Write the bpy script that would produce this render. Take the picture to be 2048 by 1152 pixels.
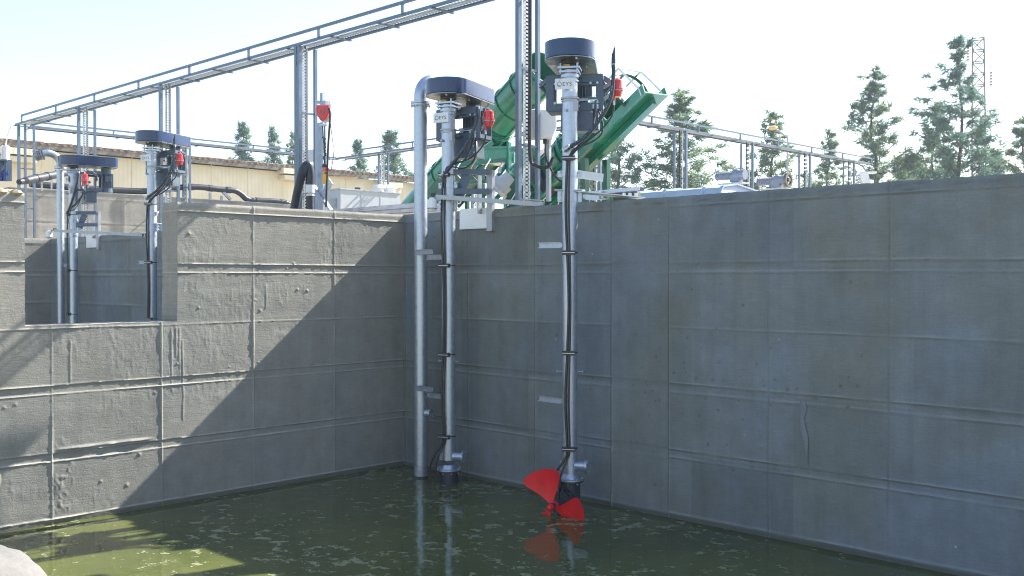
import bpy, bmesh, math, random
import numpy as np
from mathutils import Vector, Matrix, noise as mnoise

for o in list(bpy.data.objects):
    bpy.data.objects.remove(o)
S = bpy.context.scene
COL = S.collection
R = math.radians
rnd = random.Random(7)

# ---------------------------------------------------------------- camera
F = 2020.0                                   # focal length in pixels of the 2048 px wide photograph
CAM = Vector((11.14, -9.24, 2.66))
YAW, PITCH = R(44.2), R(-0.567)
cd = bpy.data.cameras.new('camera'); cam = bpy.data.objects.new('camera', cd); COL.objects.link(cam)
cd.sensor_width = 36.0; cd.lens = 36.0 * F / 2048.0; cd.clip_start = 0.05; cd.clip_end = 3000
cam.location = CAM; cam.rotation_euler = (R(90) + PITCH, 0, YAW)
S.camera = cam
S.render.resolution_x = 1024; S.render.resolution_y = 576
MR = cam.rotation_euler.to_matrix()
RT, UP, FW = MR @ Vector((1, 0, 0)), MR @ Vector((0, 1, 0)), MR @ Vector((0, 0, -1))
def ray(px, py): return FW + RT * ((px - 1024) / F) + UP * ((576 - py) / F)
def at(px, py, d): return CAM + ray(px, py) * d
def on_y(px, py, y): r = ray(px, py); return CAM + r * ((y - CAM.y) / r.y)
def on_x(px, py, x): r = ray(px, py); return CAM + r * ((x - CAM.x) / r.x)
def on_z(px, py, z): r = ray(px, py); return CAM + r * ((z - CAM.z) / r.z)

# ---------------------------------------------------------------- light
SUN = Vector((0.152, 1.0, 0.835)).normalized()         # towards the sun
SUN_EL = math.asin(SUN.z); SUN_AZ = math.atan2(SUN.x, SUN.y)
W = bpy.data.worlds.new('World'); S.world = W; W.use_nodes = True
wn = W.node_tree; bg = wn.nodes['Background']
sk = wn.nodes.new('ShaderNodeTexSky'); sk.sky_type = 'NISHITA'; sk.sun_disc = False
sk.sun_elevation = SUN_EL; sk.sun_rotation = SUN_AZ; sk.air_density = 1.0; sk.dust_density = 1.3; sk.ozone_density = 1.0
wn.links.new(sk.outputs[0], bg.inputs[0]); bg.inputs[1].default_value = 0.088
sd = bpy.data.lights.new('sun', 'SUN'); sd.energy = 5.0; sd.angle = R(0.53); sd.color = (1.0, 0.95, 0.86)
so = bpy.data.objects.new('sun', sd); COL.objects.link(so)
so.rotation_euler = SUN.to_track_quat('Z', 'Y').to_euler(); so.location = (0, 30, 40)
S.view_settings.view_transform = 'Standard'; S.view_settings.look = 'None'
S.view_settings.exposure = 1.92; S.view_settings.gamma = 1.0
S.render.engine = 'CYCLES'
S.cycles.filter_width = 1.1

# ---------------------------------------------------------------- materials
def nt(name):
    m = bpy.data.materials.new(name); m.use_nodes = True
    t = m.node_tree; b = t.nodes['Principled BSDF']
    return m, t, b
def N(t, typ, **kw):
    n = t.nodes.new(typ)
    for k, v in kw.items():
        if k in n.inputs: n.inputs[k].default_value = v
        else: setattr(n, k, v)
    return n
def mapped(t, scale=(1, 1, 1), coord='Object'):
    tc = N(t, 'ShaderNodeTexCoord'); mp = N(t, 'ShaderNodeMapping'); mp.inputs['Scale'].default_value = scale
    t.links.new(tc.outputs[coord], mp.inputs[0]); return mp
def ramp(t, src, stops):
    r = N(t, 'ShaderNodeValToRGB'); e = r.color_ramp.elements
    while len(e) < len(stops): e.new(0.5)
    for x, (p, c) in zip(e, stops):
        x.position = p; x.color = (c, c, c, 1) if isinstance(c, (int, float)) else (*c, 1)
    t.links.new(src, r.inputs[0]); return r
def mix(t, fac, a, b, mode='MIX'):
    m = N(t, 'ShaderNodeMix', data_type='RGBA', blend_type=mode)
    for i, v in ((0, fac), (6, a), (7, b)):
        if hasattr(v, 'default_value') or hasattr(v, 'links'): t.links.new(v, m.inputs[i])
        elif i == 0: m.inputs[0].default_value = v
        else: m.inputs[i].default_value = (*v, 1)
    return m.outputs[2]
def bump(t, b, src, strength, dist):
    bp = N(t, 'ShaderNodeBump'); bp.inputs['Strength'].default_value = strength; bp.inputs['Distance'].default_value = dist
    t.links.new(src, bp.inputs['Height']); t.links.new(bp.outputs[0], b.inputs['Normal']); return bp

def metal(name, col, rough, metallic, var=0.25, scale=9.0, rvar=0.12, spec=0.5, stretch=(1, 1, 1), bmp=0.0):
    m, t, b = nt(name)
    mp = mapped(t, stretch)
    n = N(t, 'ShaderNodeTexNoise', Scale=scale, Detail=5.0, Roughness=0.6); t.links.new(mp.outputs[0], n.inputs['Vector'])
    c0 = tuple(c * (1 - var) for c in col); c1 = tuple(min(1, c * (1 + var)) for c in col)
    r = ramp(t, n.outputs[0], [(0.3, c0), (0.7, c1)]); t.links.new(r.outputs[0], b.inputs['Base Color'])
    rr = ramp(t, n.outputs[0], [(0.3, max(0.03, rough - rvar)), (0.7, min(1, rough + rvar))]); t.links.new(rr.outputs[0], b.inputs['Roughness'])
    b.inputs['Metallic'].default_value = metallic
    b.inputs['Specular IOR Level'].default_value = spec
    if bmp:
        n2 = N(t, 'ShaderNodeTexNoise', Scale=scale * 5, Detail=3.0); t.links.new(mp.outputs[0], n2.inputs['Vector'])
        bump(t, b, n2.outputs[0], bmp, 0.004)
    return m

def concrete(name, col, cool, patch=1.0, dark=0.78, seed=0.0, fine=0.35):
    m, t, b = nt(name)
    tc = N(t, 'ShaderNodeTexCoord')
    def noise(sc, scale, det, off=0.0, rough=0.6):
        mp = N(t, 'ShaderNodeMapping'); mp.inputs['Scale'].default_value = sc; mp.inputs['Location'].default_value = (seed + off, off * 2, off * 3)
        t.links.new(tc.outputs['Object'], mp.inputs[0])
        n = N(t, 'ShaderNodeTexNoise', Scale=scale, Detail=det, Roughness=rough); t.links.new(mp.outputs[0], n.inputs['Vector']); return n.outputs[0]
    big = noise((1, 1, 0.75), 0.8, 4.0, 1.0, 0.55)
    st = noise((6, 6, 0.35), 1.4, 4.0, 5.0)
    med = noise((1, 1, 1), 3.2, 7.0, 9.0, 0.65)
    fin = noise((1, 1, 1), 55.0, 5.0, 2.0, 0.7)
    brush = noise((1, 1, 9.0), 7.0, 4.0, 4.0)
    r1 = ramp(t, big, [(0.39, col), (0.50, tuple(0.5 * (a + c) for a, c in zip(col, cool))), (0.60, cool)])
    c = mix(t, 1.0, r1.outputs[0], ramp(t, med, [(0.3, dark), (0.5, 0.97), (0.72, 1.1)]).outputs[0], 'MULTIPLY')
    c = mix(t, 0.6 * patch, c, ramp(t, st, [(0.32, 0.72), (0.5, 1.0), (0.68, 1.18)]).outputs[0], 'MULTIPLY')
    c = mix(t, 0.6, c, ramp(t, fin, [(0.3, 0.82), (0.7, 1.12)]).outputs[0], 'MULTIPLY')
    c = mix(t, 0.35, c, ramp(t, brush, [(0.35, 0.85), (0.65, 1.1)]).outputs[0], 'MULTIPLY')
    vo = N(t, 'ShaderNodeTexVoronoi', Scale=3.2); t.links.new(tc.outputs['Object'], vo.inputs['Vector'])
    sp = ramp(t, vo.outputs[0], [(0.0, 1.0), (0.035, 1.0), (0.05, 0.0)])
    c = mix(t, ramp(t, mix(t, 1.0, sp.outputs[0], ramp(t, big, [(0.5, 0.0), (0.55, 0.8)]).outputs[0], 'MULTIPLY'), [(0, 0), (1, 1)]).outputs[0], c, (0.42, 0.42, 0.40))
    sz_ = N(t, 'ShaderNodeSeparateXYZ'); t.links.new(tc.outputs['Object'], sz_.inputs[0])
    wz = N(t, 'ShaderNodeMath', operation='MULTIPLY_ADD'); t.links.new(med, wz.inputs[0]); wz.inputs[1].default_value = -0.05; t.links.new(sz_.outputs[2], wz.inputs[2])
    c = mix(t, ramp(t, wz.outputs[0], [(0.0, 0.72), (0.012, 0.55), (0.03, 0.0)]).outputs[0], c, (0.07, 0.08, 0.055))
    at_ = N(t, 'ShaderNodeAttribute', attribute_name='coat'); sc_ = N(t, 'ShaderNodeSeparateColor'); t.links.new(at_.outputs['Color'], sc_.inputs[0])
    c = mix(t, sc_.outputs[0], c, tuple(min(1, x * 1.75) for x in col))  # painted light on the joint ridges
    c = mix(t, sc_.outputs[2], c, tuple(x * 0.5 for x in col))  # painted shade under the ridges, plus dark seams, pits and chips
    c = mix(t, sc_.outputs[1], c, mix(t, 1.0, c, (0.78, 0.79, 0.80), 'MULTIPLY'))
    t.links.new(c, b.inputs['Base Color'])
    b.inputs['Roughness'].default_value = 0.88; b.inputs['Specular IOR Level'].default_value = 0.25
    a = N(t, 'ShaderNodeMath', operation='ADD'); t.links.new(fin, a.inputs[0]); t.links.new(med, a.inputs[1])
    a2 = N(t, 'ShaderNodeMath', operation='ADD'); t.links.new(a.outputs[0], a2.inputs[0]); t.links.new(brush, a2.inputs[1])
    bump(t, b, a2.outputs[0], fine, 0.006)
    return m

def plain(name, col, rough=0.5, metallic=0.0, spec=0.5, var=0.1, scale=6.0, coat=0.0, bmp=0.0):
    m = metal(name, col, rough, metallic, var, scale, 0.06, spec, bmp=bmp)
    if coat: m.node_tree.nodes['Principled BSDF'].inputs['Coat Weight'].default_value = coat
    return m

M = {}
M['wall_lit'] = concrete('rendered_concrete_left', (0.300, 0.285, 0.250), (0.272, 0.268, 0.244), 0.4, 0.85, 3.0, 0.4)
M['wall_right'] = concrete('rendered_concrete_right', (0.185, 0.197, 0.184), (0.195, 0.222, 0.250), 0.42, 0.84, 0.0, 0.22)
M['wall_far'] = concrete('rendered_concrete_far', (0.30, 0.285, 0.255), (0.26, 0.255, 0.24), 0.5, 0.85, 8.0, 0.6)
M['mortar'] = concrete('mortar_drip', (0.21, 0.22, 0.23), (0.18, 0.19, 0.2), 0.6, 0.75, 1.0, 0.6)
M['sand'] = concrete('sandy_mortar', (0.42, 0.34, 0.22), (0.36, 0.30, 0.20), 0.6, 0.7, 1.0, 1.0)
M['rock'] = concrete('pale_rock', (0.15, 0.147, 0.14), (0.11, 0.11, 0.11), 0.4, 0.85, 1.0, 0.5)
M['galv'] = metal('galvanised_steel', (0.43, 0.48, 0.56), 0.40, 0.75, 0.16, 16.0, 0.12, bmp=0.12)
M['galv_dull'] = metal('dull_galvanised_steel', (0.38, 0.40, 0.43), 0.5, 0.55, 0.2, 7.0, 0.12, bmp=0.1)
M['rack'] = metal('galvanised_rack_steel', (0.12, 0.165, 0.23), 0.42, 0.35, 0.15, 5.0, 0.1)
M['rack_pale'] = metal('pale_perforated_channel', (0.36, 0.39, 0.42), 0.45, 0.5, 0.15, 9.0, 0.1)
M['frame'] = metal('dark_painted_steel', (0.07, 0.105, 0.155), 0.42, 0.15, 0.15, 8.0, 0.1)
M['cover'] = metal('navy_drive_cover', (0.006, 0.026, 0.095), 0.22, 0.0, 0.1, 5.0, 0.06, 0.6)
M['cover_pan'] = metal('stainless_pan', (0.20, 0.21, 0.22), 0.32, 0.8, 0.3, 7.0, 0.12)
M['black'] = plain('black_rubber', (0.012, 0.013, 0.016), 0.38, 0, 0.5)
M['hose'] = plain('dark_blue_hose', (0.012, 0.02, 0.035), 0.3, 0, 0.6)
M['hose_mark'] = plain('blue_hose_lettering', (0.08, 0.35, 0.60), 0.4)
M['red'] = plain('red_paint', (0.62, 0.012, 0.012), 0.33, 0, 0.55, 0.12, 5.0, 0.3)
M['prop'] = plain('red_propeller_paint', (0.80, 0.008, 0.016), 0.34, 0, 0.5, 0.18, 7.0, 0.0, 0.05)
M['housing'] = plain('dark_blue_cast_iron', (0.02, 0.03, 0.05), 0.4, 0.1, 0.5, 0.25)
M['yellow'] = plain('yellow_label', (0.75, 0.42, 0.03), 0.5)
M['white'] = plain('white_plastic', (0.78, 0.79, 0.80), 0.45, 0, 0.4, 0.04)
M['plate'] = metal('brushed_plate', (0.66, 0.68, 0.70), 0.5, 0.25, 0.06, 5.0, 0.05)
M['letter'] = plain('black_lettering', (0.02, 0.02, 0.025), 0.5)
M['pvc'] = plain('dark_grey_pipe', (0.028, 0.034, 0.048), 0.42, 0, 0.4, 0.15)
M['green'] = plain('glossy_green_paint', (0.010, 0.18, 0.11), 0.24, 0, 0.6, 0.35, 2.2, 0.3)
M['green_dark'] = plain('deep_green_paint', (0.005, 0.085, 0.05), 0.33, 0, 0.5, 0.3, 3.0)
M['brown'] = metal('brown_worn_steel', (0.16, 0.14, 0.12), 0.5, 0.4, 0.3, 8.0)
M['cabinet'] = plain('light_grey_cabinet_paint', (0.40, 0.43, 0.47), 0.45, 0, 0.4, 0.04)
M['hood'] = plain('pale_blue_grey_cover', (0.34, 0.42, 0.55), 0.4, 0, 0.5, 0.05)
M['gutter'] = metal('purplish_galvanised_sheet', (0.42, 0.40, 0.44), 0.35, 0.7, 0.35, 5.0, 0.1, stretch=(1, 1, 3))
M['motor_grey'] = plain('motor_grey_paint', (0.22, 0.23, 0.29), 0.5)
M['blue'] = plain('bright_blue_paint', (0.015, 0.03, 0.26), 0.3)
M['lamp'] = plain('amber_lamp_lens', (0.75, 0.52, 0.25), 0.3)
M['tile'] = plain('terracotta_tile', (0.27, 0.18, 0.13), 0.8, 0, 0.3, 0.4, 4.0)
M['bark'] = plain('grey_brown_bark', (0.10, 0.075, 0.06), 0.9, 0, 0.2, 0.3)

def facade():
    m, t, b = nt('cream_corrugated_cladding')
    mp = mapped(t)
    w = N(t, 'ShaderNodeTexWave', bands_direction='Y'); w.inputs['Scale'].default_value = 1.6
    t.links.new(mp.outputs[0], w.inputs['Vector'])
    n = N(t, 'ShaderNodeTexNoise', Scale=0.9, Detail=5.0); t.links.new(mp.outputs[0], n.inputs['Vector'])
    c = ramp(t, n.outputs[0], [(0.3, (0.62, 0.54, 0.38)), (0.7, (0.74, 0.66, 0.49))])
    t.links.new(c.outputs[0], b.inputs['Base Color']); b.inputs['Roughness'].default_value = 0.6
    bump(t, b, w.outputs[0], 0.25, 0.02); return m
M['cream'] = facade()

def leafmat(name, c0, c1):
    m, t, b = nt(name)
    oi = N(t, 'ShaderNodeTexCoord'); n = N(t, 'ShaderNodeTexNoise', Scale=0.9, Detail=3.0); t.links.new(oi.outputs['Object'], n.inputs['Vector'])
    r = ramp(t, n.outputs[0], [(0.35, c0), (0.65, c1)])
    t.links.new(r.outputs[0], b.inputs['Base Color']); b.inputs['Roughness'].default_value = 0.7; b.inputs['Specular IOR Level'].default_value = 0.2
    tr = N(t, 'ShaderNodeBsdfTranslucent'); t.links.new(r.outputs[0], tr.inputs[0])
    ms = N(t, 'ShaderNodeMixShader'); ms.inputs[0].default_value = 0.42
    t.links.new(b.outputs[0], ms.inputs[1]); t.links.new(tr.outputs[0], ms.inputs[2])
    t.links.new(ms.outputs[0], t.nodes['Material Output'].inputs[0]); return m
M['leaf'] = leafmat('casuarina_foliage', (0.085, 0.17, 0.13), (0.20, 0.26, 0.13))
M['leaf2'] = leafmat('bluish_casuarina_foliage', (0.075, 0.17, 0.15), (0.15, 0.23, 0.15))

def watermat():
    m, t, b = nt('murky_green_water')
    mp = mapped(t)
    def ns(scale, det, rough=0.6, sc=None):
        q = mapped(t, sc) if sc else mp
        n = N(t, 'ShaderNodeTexNoise', Scale=scale, Detail=det, Roughness=rough); t.links.new(q.outputs[0], n.inputs['Vector']); return n.outputs[0]
    big = ns(0.45, 3.0)
    fl = ns(6.5, 4.5, 0.68); fl2 = ns(17.0, 4.0, 0.65); patch = ns(0.7, 4.0)
    base = ramp(t, big, [(0.3, (0.036, 0.052, 0.019)), (0.7, (0.092, 0.102, 0.029))])
    thr = ramp(t, patch, [(0.36, 0.0), (0.68, 0.15)])
    a = N(t, 'ShaderNodeMath', operation='ADD'); t.links.new(fl, a.inputs[0]); t.links.new(thr.outputs[0], a.inputs[1])
    f1 = ramp(t, a.outputs[0], [(0.655, 0.0), (0.70, 0.62)])
    f2 = ramp(t, fl2, [(0.66, 0.0), (0.71, 0.45)])
    fm = N(t, 'ShaderNodeMath', operation='MAXIMUM'); t.links.new(f1.outputs[0], fm.inputs[0]); t.links.new(f2.outputs[0], fm.inputs[1])
    b.inputs['Roughness'].default_value = 0.035; b.inputs['IOR'].default_value = 1.33
    t.links.new(base.outputs[0], b.inputs['Base Color'])
    w1 = ns(2.2, 2.0, 0.5, (1, 1, 1)); w2 = ns(14.0, 2.0, 0.5)
    ad = N(t, 'ShaderNodeMath', operation='MULTIPLY_ADD'); t.links.new(w2, ad.inputs[0]); ad.inputs[1].default_value = 0.12; t.links.new(w1, ad.inputs[2])
    bump(t, b, ad.outputs[0], 0.16, 0.05)
    fo = N(t, 'ShaderNodeBsdfDiffuse'); fo.inputs[0].default_value = (0.26, 0.27, 0.18, 1)
    ms = N(t, 'ShaderNodeMixShader'); t.links.new(fm.outputs[0], ms.inputs[0]); t.links.new(b.outputs[0], ms.inputs[1]); t.links.new(fo.outputs[0], ms.inputs[2])
    t.links.new(ms.outputs[0], t.nodes['Material Output'].inputs[0]); return m
M['water'] = watermat()
def groundmat():
    m, t, b = nt('dusty_ground'); mp = mapped(t)
    n = N(t, 'ShaderNodeTexNoise', Scale=0.5, Detail=8.0, Roughness=0.65); t.links.new(mp.outputs[0], n.inputs['Vector'])
    r = ramp(t, n.outputs[0], [(0.3, (0.20, 0.17, 0.12)), (0.5, (0.28, 0.24, 0.18)), (0.7, (0.12, 0.14, 0.06))])
    t.links.new(r.outputs[0], b.inputs['Base Color']); b.inputs['Roughness'].default_value = 0.95
    bump(t, b, n.outputs[0], 0.6, 0.05); return m
M['ground'] = groundmat()

# ---------------------------------------------------------------- mesh helpers
class MB:
    def __init__(s): s.v = []; s.f = []
    def add(s, vs, fs):
        k = len(s.v); s.v += [Vector(v) for v in vs]; s.f += [tuple(i + k for i in f) for f in fs]; return s
    def box(s, c, size, rot=0.0, m=None):
        c = Vector(c); hx, hy, hz = (x / 2 for x in size)
        q = m if m is not None else Matrix.Rotation(rot, 3, 'Z')
        vs = [c + q @ Vector((a * hx, b * hy, d * hz)) for d in (-1, 1) for a, b in ((-1, -1), (1, -1), (1, 1), (-1, 1))]
        return s.add(vs, [(3, 2, 1, 0), (4, 5, 6, 7), (0, 1, 5, 4), (1, 2, 6, 5), (2, 3, 7, 6), (3, 0, 4, 7)])
    def beam(s, a, b, w, h, up=(0, 0, 1)):
        a, b = Vector(a), Vector(b); d = (b - a); L = d.length; d.normalize(); u = Vector(up)
        if abs(d.dot(u)) > 0.98: u = Vector((0, 1, 0))
        x = d.cross(u).normalized(); z = x.cross(d)
        m = Matrix((x, d, z)).transposed()
        return s.box((a + b) / 2, (w, L, h), m=m)
    def channel(s, a, b, w, h, th=0.004, up=(0, 0, 1), flip=1):       # C section: web w wide, two flanges h
        a, b = Vector(a), Vector(b); d = (b - a).normalized(); u = Vector(up)
        if abs(d.dot(u)) > 0.98: u = Vector((0, 1, 0))
        x = d.cross(u).normalized(); z = x.cross(d) * flip
        s.beam(a, b, w, th, up)
        for k in (-1, 1):
            o = x * (k * (w / 2 - th / 2)) + z * (h / 2 + th / 2)
            s.beam(a + o, b + o, th, h, up)
        return s
    def tube(s, pts, r, n=12, caps=True, r1=None):
        pts = [Vector(p) for p in pts]; k0 = len(s.v); m = len(pts)
        t0 = (pts[1] - pts[0]).normalized(); u = t0.orthogonal().normalized()
        for i, p in enumerate(pts):
            t = (pts[min(i + 1, m - 1)] - pts[max(i - 1, 0)]).normalized()
            u = (u - t * u.dot(t)).normalized(); v = t.cross(u)
            rr = r if r1 is None else r + (r1 - r) * i / (m - 1)
            if isinstance(r, (list, tuple)): rr = r[i]
            for j in range(n):
                a = 2 * math.pi * j / n; s.v.append(p + (u * math.cos(a) + v * math.sin(a)) * rr)
        for i in range(m - 1):
            for j in range(n):
                a = k0 + i * n + j; b = k0 + i * n + (j + 1) % n
                s.f.append((a, b, b + n, a + n))
        if caps:
            s.f.append(tuple(k0 + j for j in range(n))[::-1]); s.f.append(tuple(k0 + (m - 1) * n + j for j in range(n)))
        return s
    def cyl(s, a, b, r, n=24, r1=None, caps=True): return s.tube([a, b], r, n, caps, r1)
    def ring(s, a, b, ro, ri, n=24):
        a, b = Vector(a), Vector(b); t = (b - a).normalized(); u = t.orthogonal().normalized(); v = t.cross(u); k = len(s.v)
        for p, r in ((a, ro), (b, ro), (b, ri), (a, ri)):
            for j in range(n):
                g = 2 * math.pi * j / n; s.v.append(p + (u * math.cos(g) + v * math.sin(g)) * r)
        for q in range(4):
            for j in range(n):
                s.f.append((k + q * n + j, k + q * n + (j + 1) % n, k + ((q + 1) % 4) * n + (j + 1) % n, k + ((q + 1) % 4) * n + j))
        return s
    def prism(s, poly, z0, z1, ch=0.0):
        n = len(poly); c = sum((Vector(p) for p in poly), Vector((0, 0))) / n
        lv = [(z0, 1.0)] if not ch else [(z0, None), (z0 + ch, 1.0)]
        lv = [(z0, ch), (z0 + ch, 0), (z1 - ch, 0), (z1, ch)] if ch else [(z0, 0), (z1, 0)]
        k = len(s.v)
        for z, inset in lv:
            for p in poly:
                q = Vector(p); d = (q - c); q = q - d.normalized() * inset
                s.v.append(Vector((q.x, q.y, z)))
        m = len(lv)
        for i in range(m - 1):
            for j in range(n):
                s.f.append((k + i * n + j, k + i * n + (j + 1) % n, k + (i + 1) * n + (j + 1) % n, k + (i + 1) * n + j))
        s.f.append(tuple(k + j for j in range(n))[::-1]); s.f.append(tuple(k + (m - 1) * n + j for j in range(n)))
        return s
    def ball(s, c, r, n=10, sz=(1, 1, 1)):
        c = Vector(c); k = len(s.v); m = n // 2
        for i in range(m + 1):
            th = math.pi * i / m
            for j in range(n):
                a = 2 * math.pi * j / n
                s.v.append(c + Vector((r * sz[0] * math.sin(th) * math.cos(a), r * sz[1] * math.sin(th) * math.sin(a), r * sz[2] * math.cos(th))))
        for i in range(m):
            for j in range(n):
                s.f.append((k + i * n + j, k + (i + 1) * n + j, k + (i + 1) * n + (j + 1) % n, k + i * n + (j + 1) % n))
        return s
    def bolts(s, c, axis, R0, n, r=0.009, h=0.012, ph=0.0):
        c = Vector(c); t = Vector(axis).normalized(); u = t.orthogonal().normalized(); v = t.cross(u)
        for j in range(n):
            g = ph + 2 * math.pi * j / n; p = c + (u * math.cos(g) + v * math.sin(g)) * R0
            s.cyl(p, p + t * h, r, 6)
        return s

def link(o, parent=None):
    COL.objects.link(o)
    if parent is not None: o.parent = parent
    return o
def tag(o, label=None, cat=None, group=None, kind=None):
    for k, v in (('label', label), ('category', cat), ('group', group), ('kind', kind)):
        if v: o[k] = v
    return o
def thing(name, label, cat, loc=(0, 0, 0), rot=0.0, group=None):
    o = bpy.data.objects.new(name, None); o.location = loc; o.rotation_euler = (0, 0, rot); o.empty_display_size = 0.2
    link(o); return tag(o, label, cat, group)
def part(name, mb, mat, parent=None, angle=35, off=None, smooth=True):
    me = bpy.data.meshes.new(name)
    o0 = Vector((0, 0, 0))
    if off is not None: o0 = Vector(off)
    me.from_pydata([tuple(v - o0) for v in mb.v], [], mb.f)
    bm = bmesh.new(); bm.from_mesh(me); bmesh.ops.recalc_face_normals(bm, faces=bm.faces); bm.to_mesh(me); bm.free()
    if smooth:
        me.shade_smooth(); me.set_sharp_from_angle(angle=R(angle))
    me.materials.append(M[mat] if isinstance(mat, str) else mat)
    return link(bpy.data.objects.new(name, me), parent)
SPLIT = {'seam', 'hose_coupling', 'cover_bolt', 'frame_bolt', 'cable_gland', 'side_bolt', 'bracket_bolt', 'support', 'door_joint', 'socket', 'wall_hood', 'mast_collar', 'end_cap', 'can_bracket', 'can_flange', 'hose_marking'}
part_one = part
def pieces(mb):
    p = list(range(len(mb.v)))
    def f(a):
        while p[a] != a: p[a] = p[p[a]]; a = p[a]
        return a
    for q in mb.f:
        r0 = f(q[0])
        for k in q[1:]: p[f(k)] = r0
    out = {}
    for q in mb.f: out.setdefault(f(q[0]), []).append(q)
    res = []
    for fs in out.values():
        m = MB(); ids = {}; 
        for q in fs:
            for k in q:
                if k not in ids: ids[k] = len(m.v); m.v.append(mb.v[k])
            m.f.append(tuple(ids[k] for k in q))
        res.append(m)
    return res
def part(name, mb, mat, parent=None, **k):
    if name in SPLIT and parent is not None:
        for m in pieces(mb): o = part_one(name, m, mat, parent, **k)
        return o
    return part_one(name, mb, mat, parent, **k)
def wpart(name, mb, mat, parent, **k):                 # vertices given in world space, parents unrotated
    o = Vector((0, 0, 0)); p = parent
    while p is not None: o = o + p.location; p = p.parent
    return part(name, mb, mat, parent, off=o, **k)
def wparts(name, mbs, mat, parent):
    for g_ in mbs: wpart(name, g_, mat, parent)
def single(name, mb, mat, label, cat, loc, group=None, **k):
    o = part(name, mb, mat, None, off=loc, **k); o.location = loc; return tag(o, label, cat, group)
def curve(pts, n=8):                                    # Catmull-Rom
    P = [Vector(p) for p in pts]; P = [P[0] * 2 - P[1]] + P + [P[-1] * 2 - P[-2]]; out = []
    for i in range(1, len(P) - 2):
        a, b, c, d = P[i - 1:i + 3]
        for j in range(n):
            t = j / n
            out.append(0.5 * ((2 * b) + (c - a) * t + (2 * a - 5 * b + 4 * c - d) * t * t + (3 * b - a - 3 * c + d) * t ** 3))
    out.append(P[-2]); return out

# ---------------------------------------------------------------- numpy noise for the render coat on the walls
def vn(x, y, seed):
    xi = np.floor(x).astype(np.int64); yi = np.floor(y).astype(np.int64); fx = x - xi; fy = y - yi
    fx = fx * fx * (3 - 2 * fx); fy = fy * fy * (3 - 2 * fy)
    def h(a, b):
        k = (a * 374761393 + b * 668265263 + seed * 982451653) & 0xffffffff
        k = ((k ^ (k >> 13)) * 1274126177) & 0xffffffff
        k = k ^ (k >> 16); return (k & 0xffffff) / float(0xffffff)
    return (h(xi, yi) * (1 - fx) + h(xi + 1, yi) * fx) * (1 - fy) + (h(xi, yi + 1) * (1 - fx) + h(xi + 1, yi + 1) * fx) * fy
def fbm(x, y, seed, o=4):
    a = 0; w = 1; s = 0
    for i in range(o):
        a = a + w * (vn(x * 2 ** i, y * 2 ** i, seed + i) - 0.5); s += w; w *= 0.5
    return a / s
def sstep(a, b, x): t = np.clip((x - a) / (b - a), 0, 1); return t * t * (3 - 2 * t)
ROWS = [(3.455, 1.0, 1), (2.83, 0.9, 1), (2.725, 0.8, 1), (2.115, 0.75, 1), (1.50, 1.0, 1), (1.405, 0.8, 1), (0.77, 1.0, 1), (0.68, 0.9, 1), (0.06, 1.0, 1)]
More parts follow.
